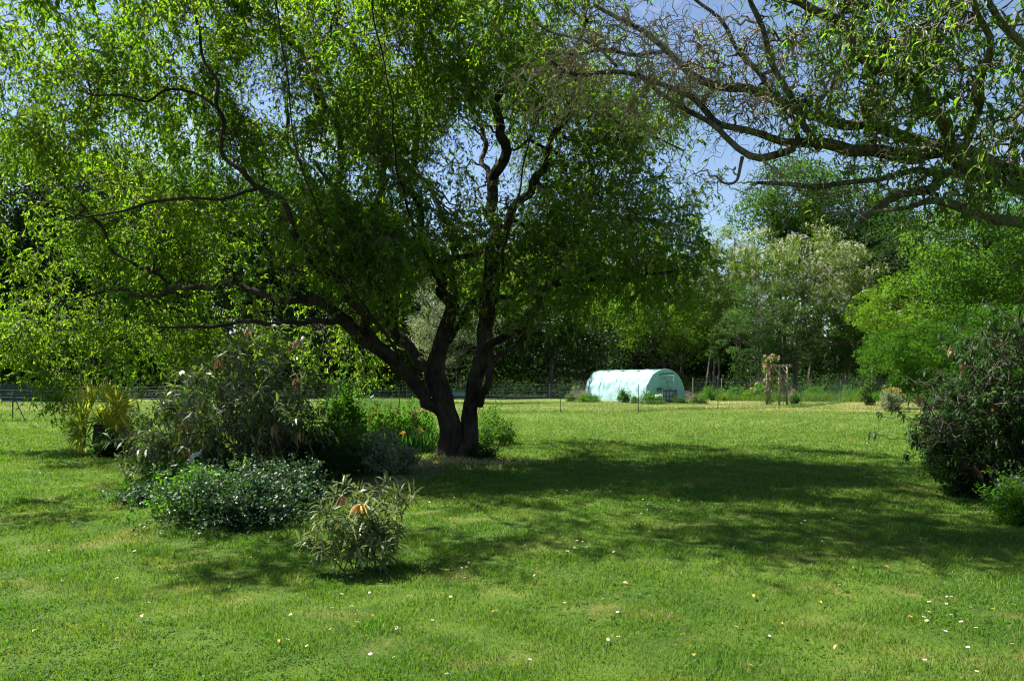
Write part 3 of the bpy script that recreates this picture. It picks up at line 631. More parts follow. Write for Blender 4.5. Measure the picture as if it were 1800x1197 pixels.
# dark row behind the left lawn: four source trees copied along the wood edge
srcs = []
for i, (nm, lm, r) in enumerate((('spruce_tree', 'conif', 3.0), ('oak_tree', 'oakd', 4.6), ('beech_tree', 'oak', 4.4), ('holly_tree', 'oakd', 3.8))):
    h = (17, 16, 15, 12)[i]
    if nm == 'spruce_tree': ells = [(0, 0, 4.2, r, r, 3.6), (0, 0, 9, r*.72, r*.72, 3.6), (0, 0, 13.5, r*.4, r*.4, 3.4)]
    else: ells = [(0, 0, h*.32, r*.9, r*.9, h*.27), (r*.35, .3, h*.62, r*.8, r*.8, h*.3), (-r*.4, -.3, h*.66, r*.75, r*.75, h*.3)]
    srcs.append((nm, ells, lm))
rows = [  # px, distance, kind, scale, vertical scale, label
 (-170,63,1,1.2,1.5,'oak at the far edge of the wood, outermost beyond the shaded fence'),
 (-40,61,0,1.3,1.45,'black-green spruce over the corner of the shaded fence'),
 (80,64,3,1.35,1.9,'dark holly above the round feeding tub by the wood'),
 (190,62,1,1.1,1.4,'dark oak behind the fan palm'),
 (300,65,0,1.3,1.45,'spruce behind the leggy shrub, darkest of the wood edge'),
 (395,62,2,1.05,1.35,'beech behind the tallest stems of the leggy shrub'),
 (490,66,3,1.2,1.75,'wide holly standing back behind the willow branches'),
 (585,61,1,1.0,1.2,'oak closing the wood edge beside the long grass'),
 (680,65,0,1.2,1.25,'spruce seen between the willow limbs'),
 (1120,74,1,1.0,.78,'oak deep in the wood above the polytunnel'),
 (870,73,2,1.1,1.0,'beech deep in the wood behind the upright willow stem'),
 (1240,76,3,1.1,.95,'holly deep in the wood under the open sky'),
 (1620,60,1,.9,1.0,'oak behind the lime and maple trees'),
 (1850,58,2,1.0,1.05,'beech behind the maple at the edge of the garden'),
]
proto = {}
for (px, d, k, s, sv, lab) in rows:
    nm, ells, lm = srcs[k]; x = (px-900)/F*d
    if k not in proto:
        e2 = [(e[0]+x, e[1]+d, e[2], e[3], e[4], e[5]) for e in ells]
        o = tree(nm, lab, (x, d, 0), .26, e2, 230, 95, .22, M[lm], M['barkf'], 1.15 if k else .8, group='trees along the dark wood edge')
        proto[k] = o; o.scale = (s, s, sv)
    else: copy_tree(proto[k], (x, d, -.03), U(0, 6.28), (s, sv), lab, 'trees along the dark wood edge')

# the wood itself: a deep mass behind, with stems
def wood():
    lf = Buf(); tb = Buf()
    n = 3600; x = U(-95, 95, n); y = U(80, 108, n); pxx = 900+F*x/y
    H = 17.5+8.5*np.clip((850-pxx)/500, 0, 1)+2.5*np.clip((pxx-1450)/200, 0, 1)+2.2*np.sin(x*.21)+1.6*np.sin(x*.47+1)-2.8*np.exp(-((pxx-1230)/90)**2)-1.5*np.exp(-((pxx-1050)/90)**2)
    z = U(0, 1, n)**1.0*H*.98+.3
    per = 50; k = np.repeat(np.arange(n), per); m = n*per; d = nrm(rng.normal(size=(m, 3)))
    P = np.stack([x, y, z], 1)[k]+d*U(.2, 1, m)[:, None]**.5*np.array([2.3, 2.0, 1.4])
    P = P[P[:, 2] > .1]; m = len(P)
    leafq(lf, P, rng.normal(size=(m, 3))+np.array([0, 0, -.3]), .48*U(.7, 1.3, m), .36)
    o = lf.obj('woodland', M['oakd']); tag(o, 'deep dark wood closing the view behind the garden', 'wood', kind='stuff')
    nt_ = 130; x = U(-70, 60, nt_); y = U(64, 90, nt_); st = np.stack([x, y, 0*x], 1); en = st+np.stack([U(-1, 1, nt_), U(-1, 1, nt_), U(11, 15, nt_)], 1)
    tubes(tb, wig(st, en, 8, .01, 1), .16*np.linspace(1, .4, 8)[None]*U(.5, 1.3, (nt_, 1)), 6); s = tb.obj('woodland_stems', M['barkf']); tag(s, 'dim tree stems standing inside the dark wood', 'wood', kind='stuff')
    lw = Buf(); n = 1500; x = U(-100, 100, n); y = U(76, 112, n); z = U(.3, 5.5, n); per = 50; m = n*per; k = np.repeat(np.arange(n), per); P = np.stack([x, y, z], 1)[k]+nrm(rng.normal(size=(m, 3)))*np.array([2.4, 2., 1.2])
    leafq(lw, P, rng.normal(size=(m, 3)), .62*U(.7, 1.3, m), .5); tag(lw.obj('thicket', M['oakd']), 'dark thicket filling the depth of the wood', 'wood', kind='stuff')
    # undergrowth along the wood edge
    ug = Buf(); n = 1500; x = U(-66, 52, n); y = U(61.5, 78, n); per = 60; k = np.repeat(np.arange(n), per); m = n*per; r = U(.5, 1.3, n)
    d = nrm(rng.normal(size=(m, 3))); d[:, 2] = np.abs(d[:, 2]); P = np.stack([x, y, 0*x], 1)[k]+d*(U(.2, 1, m)**.5*r[k])[:, None]*np.array([1.3, 1.0, 1.9])
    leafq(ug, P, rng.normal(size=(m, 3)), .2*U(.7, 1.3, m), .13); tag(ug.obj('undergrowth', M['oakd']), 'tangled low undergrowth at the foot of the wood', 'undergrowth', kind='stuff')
wood()

# ------------------------------------------------------------ polytunnel
def polytunnel():
    near = np.array([9.42, 47.2]); far = np.array([6.55, 55.8]); ax = (near-far)/np.linalg.norm(near-far); side = np.array([ax[1], -ax[0]])
    if side[0] < 0: side = -side
    Ln = np.linalg.norm(near-far); hw = 1.38; H = 2.05
    root = thing('polytunnel', 'pale aqua plastic-covered garden polytunnel with an open slatted front', 'greenhouse', (near[0], near[1], 0))
    def sect(th, k=1.0): # th 0..pi from left foot to right foot
        x = -math.cos(th); z = math.sin(th); x = np.sign(x)*abs(x)**.92*hw*1.0; return x*k, max(0, z)**.86*H*k
    b = Buf(); NU, NV = 110, 40
    V = np.zeros((NU, NV, 3)); hoops = np.linspace(0, 1, 5)
    for i in range(NU):
        u = i/(NU-1); sag = .085*abs(math.sin(u*4*math.pi))
        for j in range(NV):
            th = j/(NV-1)*math.pi; x, z = sect(th)
            s1 = math.sin(th); lowl = math.exp(-((th-.55)/.5)**2)
            wr = .042*math.sin(u*31+th*6+2*math.sin(u*9))*lowl+.034*math.sin(u*58-th*9+1.5*math.sin(u*17+th*3))*lowl+.034*math.sin(th*13+u*16+2*math.sin(u*23))*lowl
            k = 1-sag*s1*.55+wr
            p = far+ax*Ln*u+side*x*k; V[i, j] = (p[0], p[1], z*k)
    idx = np.arange(NU*NV).reshape(NU, NV); Fa = np.stack([idx[:-1, :-1], idx[1:, :-1], idx[1:, 1:], idx[:-1, 1:]], -1).reshape(-1, 4)
    b.add(V, Fa); pm = plain('tunnel_film', (.36, .56, .57), .24, .22, 1.6, .3, .7); b.obj('cover', pm, root)
    h = Buf()
    for u in hoops:
        P = []
        for th in np.linspace(0, math.pi, 25):
            x, z = sect(th, 1.004 if 0 < u < 1 else 1.0); p = far+ax*Ln*u+side*x; P.append((p[0], p[1], z))
        tubes(h, np.array(P)[None], .017, 8)
    rod(h, (*(far), H-.02), (*(near), H-.02), .015); h.obj('hoops', plain('hoop_tube', (.35, .55, .50), .4), root)
    # end panels with the door opening in the near one
    def endwall(c, door, name):
        e = Buf(); dx0, dx1, dz = -.42, .62, 1.72
        cols = np.linspace(-hw*.999, hw*.999, 41)
        for a, c2 in zip(cols[:-1], cols[1:]):
            def top(x): return max(.02, (max(0, 1-(abs(x)/hw)**(2/.92)))**.43*H)
            mid = (a+c2)/2; z0 = dz if (door and dx0 < mid < dx1 and dz < min(top(a), top(c2))) else 0
            q = [c+side*a, c+side*c2]; e.add([(q[0][0], q[0][1], z0), (q[1][0], q[1][1], z0), (q[1][0], q[1][1], max(z0, top(c2))), (q[0][0], q[0][1], max(z0, top(a)))], [[0, 1, 2, 3]])
        e.obj(name, plain('end_film', (.20, .38, .34), .35, .1, 4, .35), root)
        return dx0, dx1, dz
    endwall(far-ax*.01, False, 'end_panel'); dx0, dx1, dz = endwall(near, True, 'front_panel')
    # door film hanging loose inside the opening, wrinkled
    f = Buf(); nx, nz_ = 14, 26; V = np.zeros((nz_, nx, 3))
    for i in range(nz_):
        for j in range(nx):
            z = .75+(dz-.05-.75)*i/(nz_-1); x = dx0+(dx1-dx0)*j/(nx-1); p = near+side*x-ax*(.12+.05*math.sin(z*9+x*3)+.03*math.sin(z*21-x*5)); V[i, j] = (p[0], p[1], z)
    ix = np.arange(nx*nz_).reshape(nz_, nx); f.add(V, np.stack([ix[:-1, :-1], ix[:-1, 1:], ix[1:, 1:], ix[1:, :-1]], -1).reshape(-1, 4)); f.obj('door_film', plain('door_film', (.22, .38, .33), .35, .12, 6, .3), root)
    r = Buf(); P0 = near+ax*.06
    tubes(r, wig(np.array([*(P0+side*(dx0-.02)), dz+.02]), np.array([*(P0+side*(dx1+.02)), dz+.06]), 12, .008, 2), .055, 8, bump=.12); r.obj('rolled_flap', plain('rolled_film', (.05, .17, .15), .4), root)
    s = Buf(); P = []
    for t in np.linspace(0, 1, 14):
        p = P0+side*(dx0+.15+.55*t**.8); P.append((p[0], p[1], dz-.05-.98*t**1.7))
    tubes(s, np.array(P)[None], .014, 6); s.obj('tie_rope', plain('rope', (.02, .05, .045), .7), root)
    for (x, z0, hh, wd) in ((-.45, .0, .93, .34), (.25, 0, .80, 1.0)):
        g = Buf(); n = 4 if wd < .5 else 10
        ang = math.atan2(side[1], side[0]); c = near+ax*(.10 if wd < .5 else .16)
        for k in range(n):
            p = c+side*(x-wd/2+wd*(k+.5)/n); boxes(g, (p[0], p[1], z0+hh/2), (wd/n*.62, .02, hh), ang)
        for zz in (.12, hh*.5, hh-.08):
            p = c+side*x-ax*.024; boxes(g, (p[0], p[1], zz), (wd, .022, .09), ang)
        g.obj('pallet_gate', M['woodd'], root)
    return near, ax, side
near, pax, pside = polytunnel()

# ------------------------------------------------------------ rose arch
def arch():
    c = np.array([(1366-900)/F*44, 44.0]); root = thing('rose_arch', 'weathered wooden garden arch with trellis sides and flat slatted top', 'arch', (c[0], c[1], 0))
    # passage runs obliquely: two sides, each two posts
    ax_ = nrm(np.array([.28, .96])); sd = np.array([.96, -.28])
    posts = [c-sd*.55-ax_*.35, c-sd*.38+ax_*.45, c+sd*.10-ax_*.38, c+sd*.56+ax_*.35]
    for p in posts:
        b = Buf(); boxes(b, (p[0], p[1], 1.08), (.085, .085, 2.16), .28); b.obj('post', M['wood'], root)
    b = Buf()
    for zz in (2.19,):
        for s_ in (-.36, .40):
            q = c+ax_*s_; boxes(b, (q[0], q[1], zz), (1.55, .05, .09), -.28)
    b.obj('beam', M['wood'], root)
    b = Buf()
    for k in range(9):
        q = c+sd*(-.7+1.4*k/8); boxes(b, (q[0], q[1], 2.27), (.05, 1.1, .05), -.28)
    b.obj('roof_slats', M['woodd'], root)
    for p, dx in ((posts[2], -.3), (posts[3], -.3)):
        b = Buf(); a = np.array([p[0]+.0, p[1]-.05, 1.72]); e = np.array([p[0]+dx, p[1]-.05, 2.14]); rod(b, a, e, .028, 4); b.obj('brace', plain('pale_wood', (.55, .47, .36), .8), root)
    for (p, q) in ((posts[0], posts[1]), (posts[2], posts[3])):
        b = Buf()
        for k in range(1, 6):
            t = k/6; r = p*(1-t)+q*t; rod(b, (r[0], r[1], .15), (r[0], r[1], 1.75), .014, 4)
        for k in range(8): z = .2+k*.22; rod(b, (p[0], p[1], z), (q[0], q[1], z), .012, 4)
        b.obj('trellis', M['woodd'], root)
    # rose
    rr = thing('climbing_rose', 'climbing rose with pink blooms spilling down the outer side of the arch', 'rose', (posts[0][0], posts[0][1], 0))
    st = Buf(); A = np.repeat(np.array([[*posts[0], .0]]), 14, 0); T = np.array([W(px, py, 43.6) for px, py in ((1345,640),(1352,630),(1362,635),(1340,655),(1350,650),(1366,628),(1338,670),(1345,676),(1330,680),(1318,688),(1350,660),(1370,640),(1350,690),(1358,700))])
    tubes(st, wig(A, T, 12, .05, 1.5), .012*np.linspace(1, .5, 12)[None]*np.ones((14, 1)), 5); st.obj('stem', M['barkf'], rr)
    lf = Buf(); fl = Buf()
    CL = [(1348,633,9,8,1),(1360,630,9,7,1),(1346,650,8,12,1),(1356,645,8,10,.9),(1350,668,12,9,1),(1336,678,12,7,.7),(1322,686,9,5,.4),(1353,690,7,12,.5),(1356,705,7,6,.4)]
    for (px, py, rx, ry, w_) in CL:
        n = int(330*w_); s = 43.6/F; cc = W(px, py, 43.6); P = cc+nrm(rng.normal(size=(n, 3)))*U(0, 1, (n, 1))**.5*np.array([rx*s, .3, ry*s]); P[:, 2] = np.maximum(P[:, 2], .05)
        leafq(lf, P, rng.normal(size=(n, 3)), .07, .045)
        m = int(9*w_)+1; Q = cc+nrm(rng.normal(size=(m, 3))+np.array([0, -1, .2]))*np.array([rx*s, .34, ry*s])*1.05
        if py < 695:
            for q in Q: 
                k = 14; fl = Buf(); leafq(fl, q+rng.normal(size=(k, 3))*.012, rng.normal(size=(k, 3))+np.array([0, -.5, .3]), .075, .06); fl.obj('bloom', M['pinkfl'], rr)
    lf.obj('foliage', M['bed'], rr)
    g = thing('golden_climber', 'yellow-leaved climber growing inside the arch', 'climber', (c[0]+.15, 44.3, 0)); lf = Buf()
    n = 500; cc = np.array([c[0]+.18, 44.3, 1.0]); P = cc+nrm(rng.normal(size=(n, 3)))*U(0, 1, (n, 1))**.5*np.array([.22, .25, .8]); leafq(lf, P, rng.normal(size=(n, 3)), .08, .06); lf.obj('foliage', M['lime'], g)
    st = Buf(); tubes(st, wig(np.array([cc[0], cc[1], 0]), np.array([cc[0], cc[1], 1.6]), 8, .04, 1.5), .012, 5); st.obj('stem', M['barkf'], g)
arch()

# ------------------------------------------------------------ generic small bushes
def bush(name, label, px, base_py, top_py, wpx, lm, leaf=.06, n=1500, cat='shrub', flower=None, nfl=0, flr=.05, d=None, group=None, wfac=.55, flat=.0, fpart='flower', stem=True, dr=None, fl_top=.2):
    n = int(n*1.6); d = d or GD(base_py); s = d/F; x = (px-900)*s; h = (base_py-top_py)*s; rx = wpx/2*s; dr = dr or rx*.8
    z0 = float(gh(x, d)); root = thing(name, label, cat, (x, d, z0), group)
    if stem:
        st = Buf(); m = 9; A = np.repeat(np.array([[x, d, z0-.02]]), m, 0)+rng.normal(size=(m, 3))*[rx*.15, dr*.15, 0]; T = np.array([x, d, z0+h*.62])+nrm(rng.normal(size=(m, 3)))*[rx*.6, dr*.6, h*.25]
        tubes(st, wig(A, T, 8, .06, 1.5), max(.004, h*.012)*np.linspace(1, .4, 8)[None]*np.ones((m, 1)), 5); st.obj('stem', M['barkf'], root)
    lf = Buf(); nc = 34 if wpx < 100 else 80; C = np.array([x, d, z0+h*.42])+nrm(rng.normal(size=(nc, 3)))*U(.2, 1.0, (nc, 1))**.6*[rx*.8, dr*.8, h*.40]; C[:, 2] -= h*.30*((C[:, 0]-x)**2/rx**2); C[:, 2] = z0+(C[:, 2]-z0)*(.7+.55*np.abs(np.sin((C[:, 0]-x)/rx*3.3+px))); cs_ = U(.35, 1.15, nc)**1.1
    k = rng.integers(0, nc, n); dd = nrm(rng.normal(size=(n, 3))); P = C[k]+dd*U(.1, 1, (n, 1))**.5*cs_[k][:, None]*np.array([rx, dr, h*.62])*.33
    ns = max(8, n//120); a0 = np.array([x, d, z0+h*.35])+rng.normal(size=(ns, 3))*[rx*.4, dr*.4, h*.1]; an = nrm(rng.normal(size=(ns, 3))+np.array([0, 0, .5])); e0 = np.array([x, d, z0+h*.42])+an*U(.8, 1.3, (ns, 1))*[rx*1.1, dr*1.1, h*.68]; e0[:, 2] = np.maximum(e0[:, 2], z0+.05)
    q = wig(a0, e0, 8, .04, 1); j = rng.integers(0, ns, n//4); tt = rng.integers(3, 8, n//4); P[:n//4] = q[j, tt]+rng.normal(size=(n//4, 3))*leaf*.5
    P[:, 2] = np.maximum(P[:, 2], z0+.01+U(0, .05, n))
    leafq(lf, P, dd*.7+rng.normal(size=(n, 3))*.5+np.array([0, 0, -flat]), leaf*U(.7, 1.3, n), leaf*wfac, np.clip(U(0, 1, nc)[k]*.6+U(0, .4, n), 0, 1)); lf.obj('foliage', lm, root)
    if flower:
        q = nrm(rng.normal(size=(nfl, 3))+np.array([0, -.7, fl_top*3])); Q = np.array([x, d, z0+h*.52])+q*[rx*.95, dr*.95, h*.5]
        f = 10
        for c_ in Q:
            fl = Buf(); leafq(fl, np.repeat(c_[None], f, 0)+rng.normal(size=(f, 3))*flr*.1, rng.normal(size=(f, 3))+np.array([0, -.2, .4]), flr*.62, flr*.42); fl.obj(fpart, flower, root)
    return root

bush('lavender_bush', 'purple-grey lavender spread along the far end of the polytunnel', 1022, 703, 683, 62, M['lav'], .05, 2600, wfac=.4, d=51)
bush('silver_shrub', 'pale silvery upright shrub at the far corner of the polytunnel', 1014, 697, 663, 26, M['silver'], .09, 900, d=55)
bush('garden_shrub', 'low rounded green plant below the lavender', 1035, 706, 690, 46, M['bed'], .09, 1300, d=49)
bush('garden_shrub', 'small dark green plant at the outer end of the lavender', 1003, 705, 691, 22, M['oak'], .08, 600, d=50)
bush('garden_shrub', 'bright leafy bush against the middle of the polytunnel side', 1095, 708, 684, 28, M['maple'], .09, 1200, d=47.5)
bush('peony_bush', 'green bush with a few white blooms at the polytunnel front corner', 1143, 710, 690, 42, M['bed'], .09, 1400, flower=M['whitefl'], nfl=7, flr=.2, d=45.5)
bush('garden_shrub', 'low grey-green mound in front of the white-blooming bush', 1150, 712, 702, 48, M['grey'], .07, 900, d=44.5)
bush('garden_shrub', 'small clump between the bright bush and white-blooming bush', 1117, 708, 695, 22, M['maple'], .08, 600, d=46.5)
bush('heather_bush', 'dusky mauve bush past the polytunnel doorway', 1212, 706, 687, 40, M['lav'], .05, 1300, d=48)
bush('garden_shrub', 'dark green low bush outside the polytunnel doorway', 1228, 711, 696, 30, M['oak'], .08, 900, d=45.5)
bush('garden_shrub', 'dark leafy clump touching the doorway pallets', 1197, 710, 697, 28, M['oak'], .08, 700, d=46)
bush('heather_bush', 'mauve-grey haze of a bush on the inner side of the rose arch', 1393, 703, 680, 20, M['lav'], .05, 800, d=46.5)
bush('garden_shrub', 'dark clipped bush between arch and fence post', 1396, 708, 690, 22, M['oak'], .07, 800, d=45)
bush('yellow_daisy_bush', 'silvery bush topped with yellow flowers at the foot of the conifers', 1568, 719, 678, 46, M['silver'], .07, 3000, flower=M['yellowfl'], nfl=20, flr=.09, d=36, fl_top=.7)
bush('green_shrub', 'small pale yellow-green bush where the far fence meets the conifers', 1524, 700, 648, 34, M['grey'], .1, 1000, d=43)

# meadow of tall growth along the far fence
def strips():
    n = 26000; x = U(13.5, 27, n); y = U(50.5, 57, n)+(x-13.5)*-.35; z = gh(x, y)
    blades('tall_grass', np.stack([x, y, z], 1), .46*U(.25, 1.35, n)*(1+.35*np.sin(x*2.3+np.sin(y*3))), .03, leafmat('meadow', (.040, .095, .012), (.115, .165, .030), trans=.35), .35, 'knee-high grass and weeds along the far fence')
    n = 9000; k = U(0, 1, n); x = -6.5+3.6*k+U(-1.2, 1.2, n); y = U(29, 39, n); z = gh(x, y); x -= 1.5
    blades('long_grass', np.stack([x, y, z], 1), .62*U(.4, 1.2, n), .02, leafmat('longgrass', (.050, .105, .030), (.12, .18, .065), trans=.35), .35, 'unmown blue-green grass behind the flower bed')
strips()
for (px, py, lab) in ((1250,690,'leafy weed clump nearest the polytunnel on the far fence'),(1290,692,'leafy weed clump midway between polytunnel and arch'),(1330,693,'leafy weed clump just short of the rose arch'),(1430,690,'leafy weed clump by the tallest far fence post'),(1495,692,'leafy weed clump at the end of the far fence')):
    bush('weed_clump', lab, px, py, py-24, 44, M['bed'], .12, 900, cat='weeds', d=52+U(-.5, .5), stem=False, group='weeds along the far fence')

# ------------------------------------------------------------ fences
def netting():
    pts = [(-60,744),(22,743),(140,743),(300,741),(500,737),(702,731),(845,728),(985,726),(1122,725),(1262,719),(1345,717),(1408,716),(1460,711),(1500,704)]
    Gp = np.array([G(*p) for p in pts]); Gp[:, 2] = gh(Gp[:, 0], Gp[:, 1])
    root = thing('netting_fence', 'thin green electric netting fence crossing the lawn before the polytunnel', 'fence', Gp[6])
    vis = {1: .95, 5: 1.15, 7: 1.15, 8: 1.2, 9: 1.25, 11: 1.3, 3: 1.1}
    for i, h in vis.items():
        b = Buf(); rod(b, Gp[i], Gp[i]+[0, 0, h], .018, 6); boxes(b, Gp[i]+[0, 0, h], (.05, .05, .05)); b.obj('post', M['postg'], root)
    b = Buf(); a = Gp[1]+[.05, 0, .85]; rod(b, a, G(46, 743), .018, 6); b.obj('stay', M['postg'], root)
    nb = Buf(); P = smooth_path(Gp, 150); H = 1.08
    for z in np.linspace(.06, H, 9):
        Q = P.copy(); Q[:, 2] += z+(.02*np.sin(np.arange(150)*.55)); tubes(nb, Q[None], .0024 if z < H-.01 else .0045, 3)
    seg = smooth_path(Gp, 420); A = seg.copy(); B = seg.copy(); B[:, 2] += H; A[:, 2] += .03
    tubes(nb, np.stack([A, (A+B)/2, B], 1), .0017, 3); nb.obj('netting', M['net'], root)
    # uncut grass under the fence line
    n = 9000; t = rng.integers(0, 419, n); dn = .35+.65*(np.sin(t*.21)+np.sin(t*.083+1) > .2); kp = U(0, 1, n) < dn; t = t[kp]; n = len(t)
    Pb = seg[t]+np.stack([U(-.15, .15, n), rng.normal(size=n)*.13, 0*t], 1); Pb[:, 2] = gh(Pb[:, 0], Pb[:, 1])
    blades('uncut_grass', Pb, U(.06, .24, n), .014, leafmat('uncut', (.035, .09, .012), (.08, .15, .02), trans=.35), .6, 'strip of uncut grass under the netting fence')
netting()
def wirefence(name, label, A, B, n, h, wires, m, pr=.03):
    A = np.array(A, float); B = np.array(B, float); root = thing(name, label, 'fence', A)
    for i in range(n):
        t = i/(n-1); p = A*(1-t)+B*t; b = Buf(); rod(b, p, p+[0, 0, h*U(.9, 1.05)], pr*.8, 6); b.obj('post', m, root)
    b = Buf()
    for z in wires:
        P = wig(A+[0, 0, z], B+[0, 0, z], 40, .0008, 4)[0]; tubes(b, P[None], .0032, 3)
    seg = A[None]*(1-np.linspace(0, 1, 160))[:, None]+B[None]*np.linspace(0, 1, 160)[:, None]
    S0 = seg+[0, 0, wires[0]]; S1 = seg+[0, 0, wires[-1]]; tubes(b, np.stack([S0, (S0+S1)/2, S1], 1), .0022, 3)
    b.obj('wire', M['wire'], root)
wirefence('wire_fence', 'wire fence on grey posts along the meadow behind the rose arch', (13.2, 56, 0), (27.0, 53, 0), 8, 1.5, (.3, .6, .9, 1.2, 1.42), M['wood'], .045)
wirefence('wire_fence', 'low multi-strand wire fence in front of the dark wood beyond the palm', (-31, 46.5, 0), (-12.5, 48.5, 0), 9, 1.0, (.12, .27, .42, .57, .75, .95), M['woodd'])
wirefence('wire_fence', 'faint wire fence behind the willow at the shaded wood edge', (-12.3, 52.5, 0), (5.2, 55, 0), 8, 1.1, (.3, .6, .85, 1.05), M['woodd'])
# dark shade cloth panel at the far corner
b = Buf(); P = np.zeros((6, 24, 3))
for i in range(6):
    for j in range(24): P[i, j] = (-28.6+j*.155, 43.0+.05*math.sin(j*.9), .18+i*.20)
ix = np.arange(144).reshape(6, 24); b.add(P, np.stack([ix[:-1, :-1], ix[:-1, 1:], ix[1:, 1:], ix[1:, :-1]], -1).reshape(-1, 4))
rt = thing('shade_cloth', 'dark blue-green windbreak cloth hung at the far corner fence', 'windbreak', (-28.6, 43, 0)); b.obj('cloth', plain('shade_net', (.010, .028, .030), .8, .3), rt)
for x in (-28.6, -26.8, -25.05):
    b = Buf(); rod(b, (x, 43.05, 0), (x, 43.05, 1.25), .02); b.obj('post', M['postg'], rt)
# black tub (tyre stack) on the lawn beyond the fence
g = G(61, 733); rt = thing('feeding_tub', 'low black rubber tub lying on the grass beyond the corner of the netting', 'tub', g); b = Buf()
for z, r in ((.10, .30), (.24, .31)):
    th = np.linspace(0, 2*math.pi, 25); tubes(b, np.stack([g[0]+r*np.cos(th), g[1]+r*np.sin(th), z+0*th], 1)[None], .085, 8)
b.obj('rim', M['rubber'], rt)
b = Buf(); th = np.linspace(0, 2*math.pi, 25)[:-1]; V = [(g[0], g[1], .06)]+[(g[0]+.29*math.cos(t), g[1]+.29*math.sin(t), .06) for t in th]; b.add(V, [[0, i+1, (i+1) % 24+1] for i in range(24)]); b.obj('floor', M['rubber'], rt)
g = G(71, 726); b = Buf(); tubes(b, np.stack([g[0]+np.linspace(0, .8, 14), g[1]+0*np.linspace(0, 1, 14), .12+.1*np.sin(np.linspace(0, 5, 14))], 1)[None], .018, 6); tag(b.obj('hose_pipe', M['rubber']), 'short dark hose trailing from the black tub', 'hose')

# ------------------------------------------------------------ long-leaved shrubs
def whorls(name, label, base, stems, nside, leafL, leafW, lm, deadfrac, wl=9, cat='shrub', stem_r=.012, curve=.6, extra=None, stemm='barkf', deadm='dead'):
    base = np.array(base, float); base[2] = gh(base[0], base[1]); root = thing(name, label, cat, base)
    st = Buf(); tips = []; dirs = []; sk = []
    T = np.array(stems, float); A = base+rng.normal(size=(len(T), 3))*[.12, .10, 0]; A[:, 2] = base[2]-.02
    P = wig(A, T, 14, .035, 1.3); tubes(st, P, stem_r*np.linspace(1.2, .45, 14)[None]*U(.7, 1.3, (len(T), 1)), 6)
    tips.append(P[:, -1]); dirs.append(nrm(P[:, -1]-P[:, -3]))
    if nside:
        n = nside; i = rng.integers(0, len(T), n); k = rng.integers(5, 13, n); S0 = P[i, k]; L_ = U(.15, .42, n)*max(.5, (T[:, 2].max()-base[2])/1.6)
        D = nrm(rng.normal(size=(n, 3))*[1, 1, .3]+np.array([0, 0, .55])); Q = wig(S0, S0+D*L_[:, None], 8, .06, 1); tubes(st, Q, stem_r*.5*np.linspace(1, .6, 8)[None]*np.ones((n, 1)), 5)
        tips.append(Q[:, -1]); dirs.append(nrm(Q[:, -1]-Q[:, -3]))
    st.obj('stem', M[stemm], root)
    Tp = np.concatenate(tips); Dr = np.concatenate(dirs); n = len(Tp); dead = U(0, 1, n) < deadfrac
    for isdead, m_, pn in ((False, lm, 'foliage'), (True, M[deadm], 'dead_leaves')):
        s = dead == isdead
        if not s.any(): continue
        t_ = Tp[s]; d_ = Dr[s]; k = np.repeat(np.arange(len(t_)), wl)
        rad = nrm(rng.normal(size=(len(k), 3))); rad = nrm(rad-(rad*d_[k]).sum(1, keepdims=True)*d_[k])
        D = nrm(rad+d_[k]*U(-.1, .75, (len(k), 1))) if not isdead else nrm(rad*.6+np.array([0, 0, -.9]))
        lf = Buf(); off = d_[k]*U(-.09, .01, (len(k), 1))*(leafL/.13); LL = leafL*U(.6, 1.2, len(k))
        leafl(lf, t_[k]+off, D, LL, leafW*U(.7, 1.2, len(k)), curve if not isdead else .9)
        lf.obj(pn, m_, root)
    return root
def tg(lst, d, js=.25):
    return [W(px+U(-6, 6), py+U(-6, 6), d+U(-js, js)) for px, py in lst]
# small shrub in front
b0 = G(640, 1003); d1 = b0[1]
whorls('oleander_shrub', 'small leggy shrub with narrow leaves and tan dead tips, alone nearest the camera', b0,
       tg([(560,880),(590,865),(625,860),(650,870),(680,850),(700,870),(565,915),(555,945),(600,900),(640,905),(690,905),(700,925),(660,930),(615,940),(580,965),(655,965),(700,950),(680,880),(575,890),(612,915),(640,880),(668,905)], d1, .28), 120, .125, .021, leafmat('strap_leaf', (.070, .115, .030), (.145, .190, .065), (.16, .24, .03), (.30, .34, .08), trans=.35, rough=.45, spec=.4), .03, 12, stem_r=.0045, curve=.3)
b = Buf(); c = W(634, 885, d1-.25); n = 16; leafl(b, c+rng.normal(size=(n, 3))*[.012, .01, .005], nrm(rng.normal(size=(n, 3))*[.35, .3, .1]+np.array([-.15, -.2, -.45])), .115, .022, 1.2); o = b.obj('dead_leaves', leafmat('tan_leaf', (.36, .22, .10), (.46, .33, .19), trans=.3))
par = [o_ for o_ in bpy.data.objects if o_.name == 'oleander_shrub'][0]; o.parent = par; o.location = -Vector(par.location)
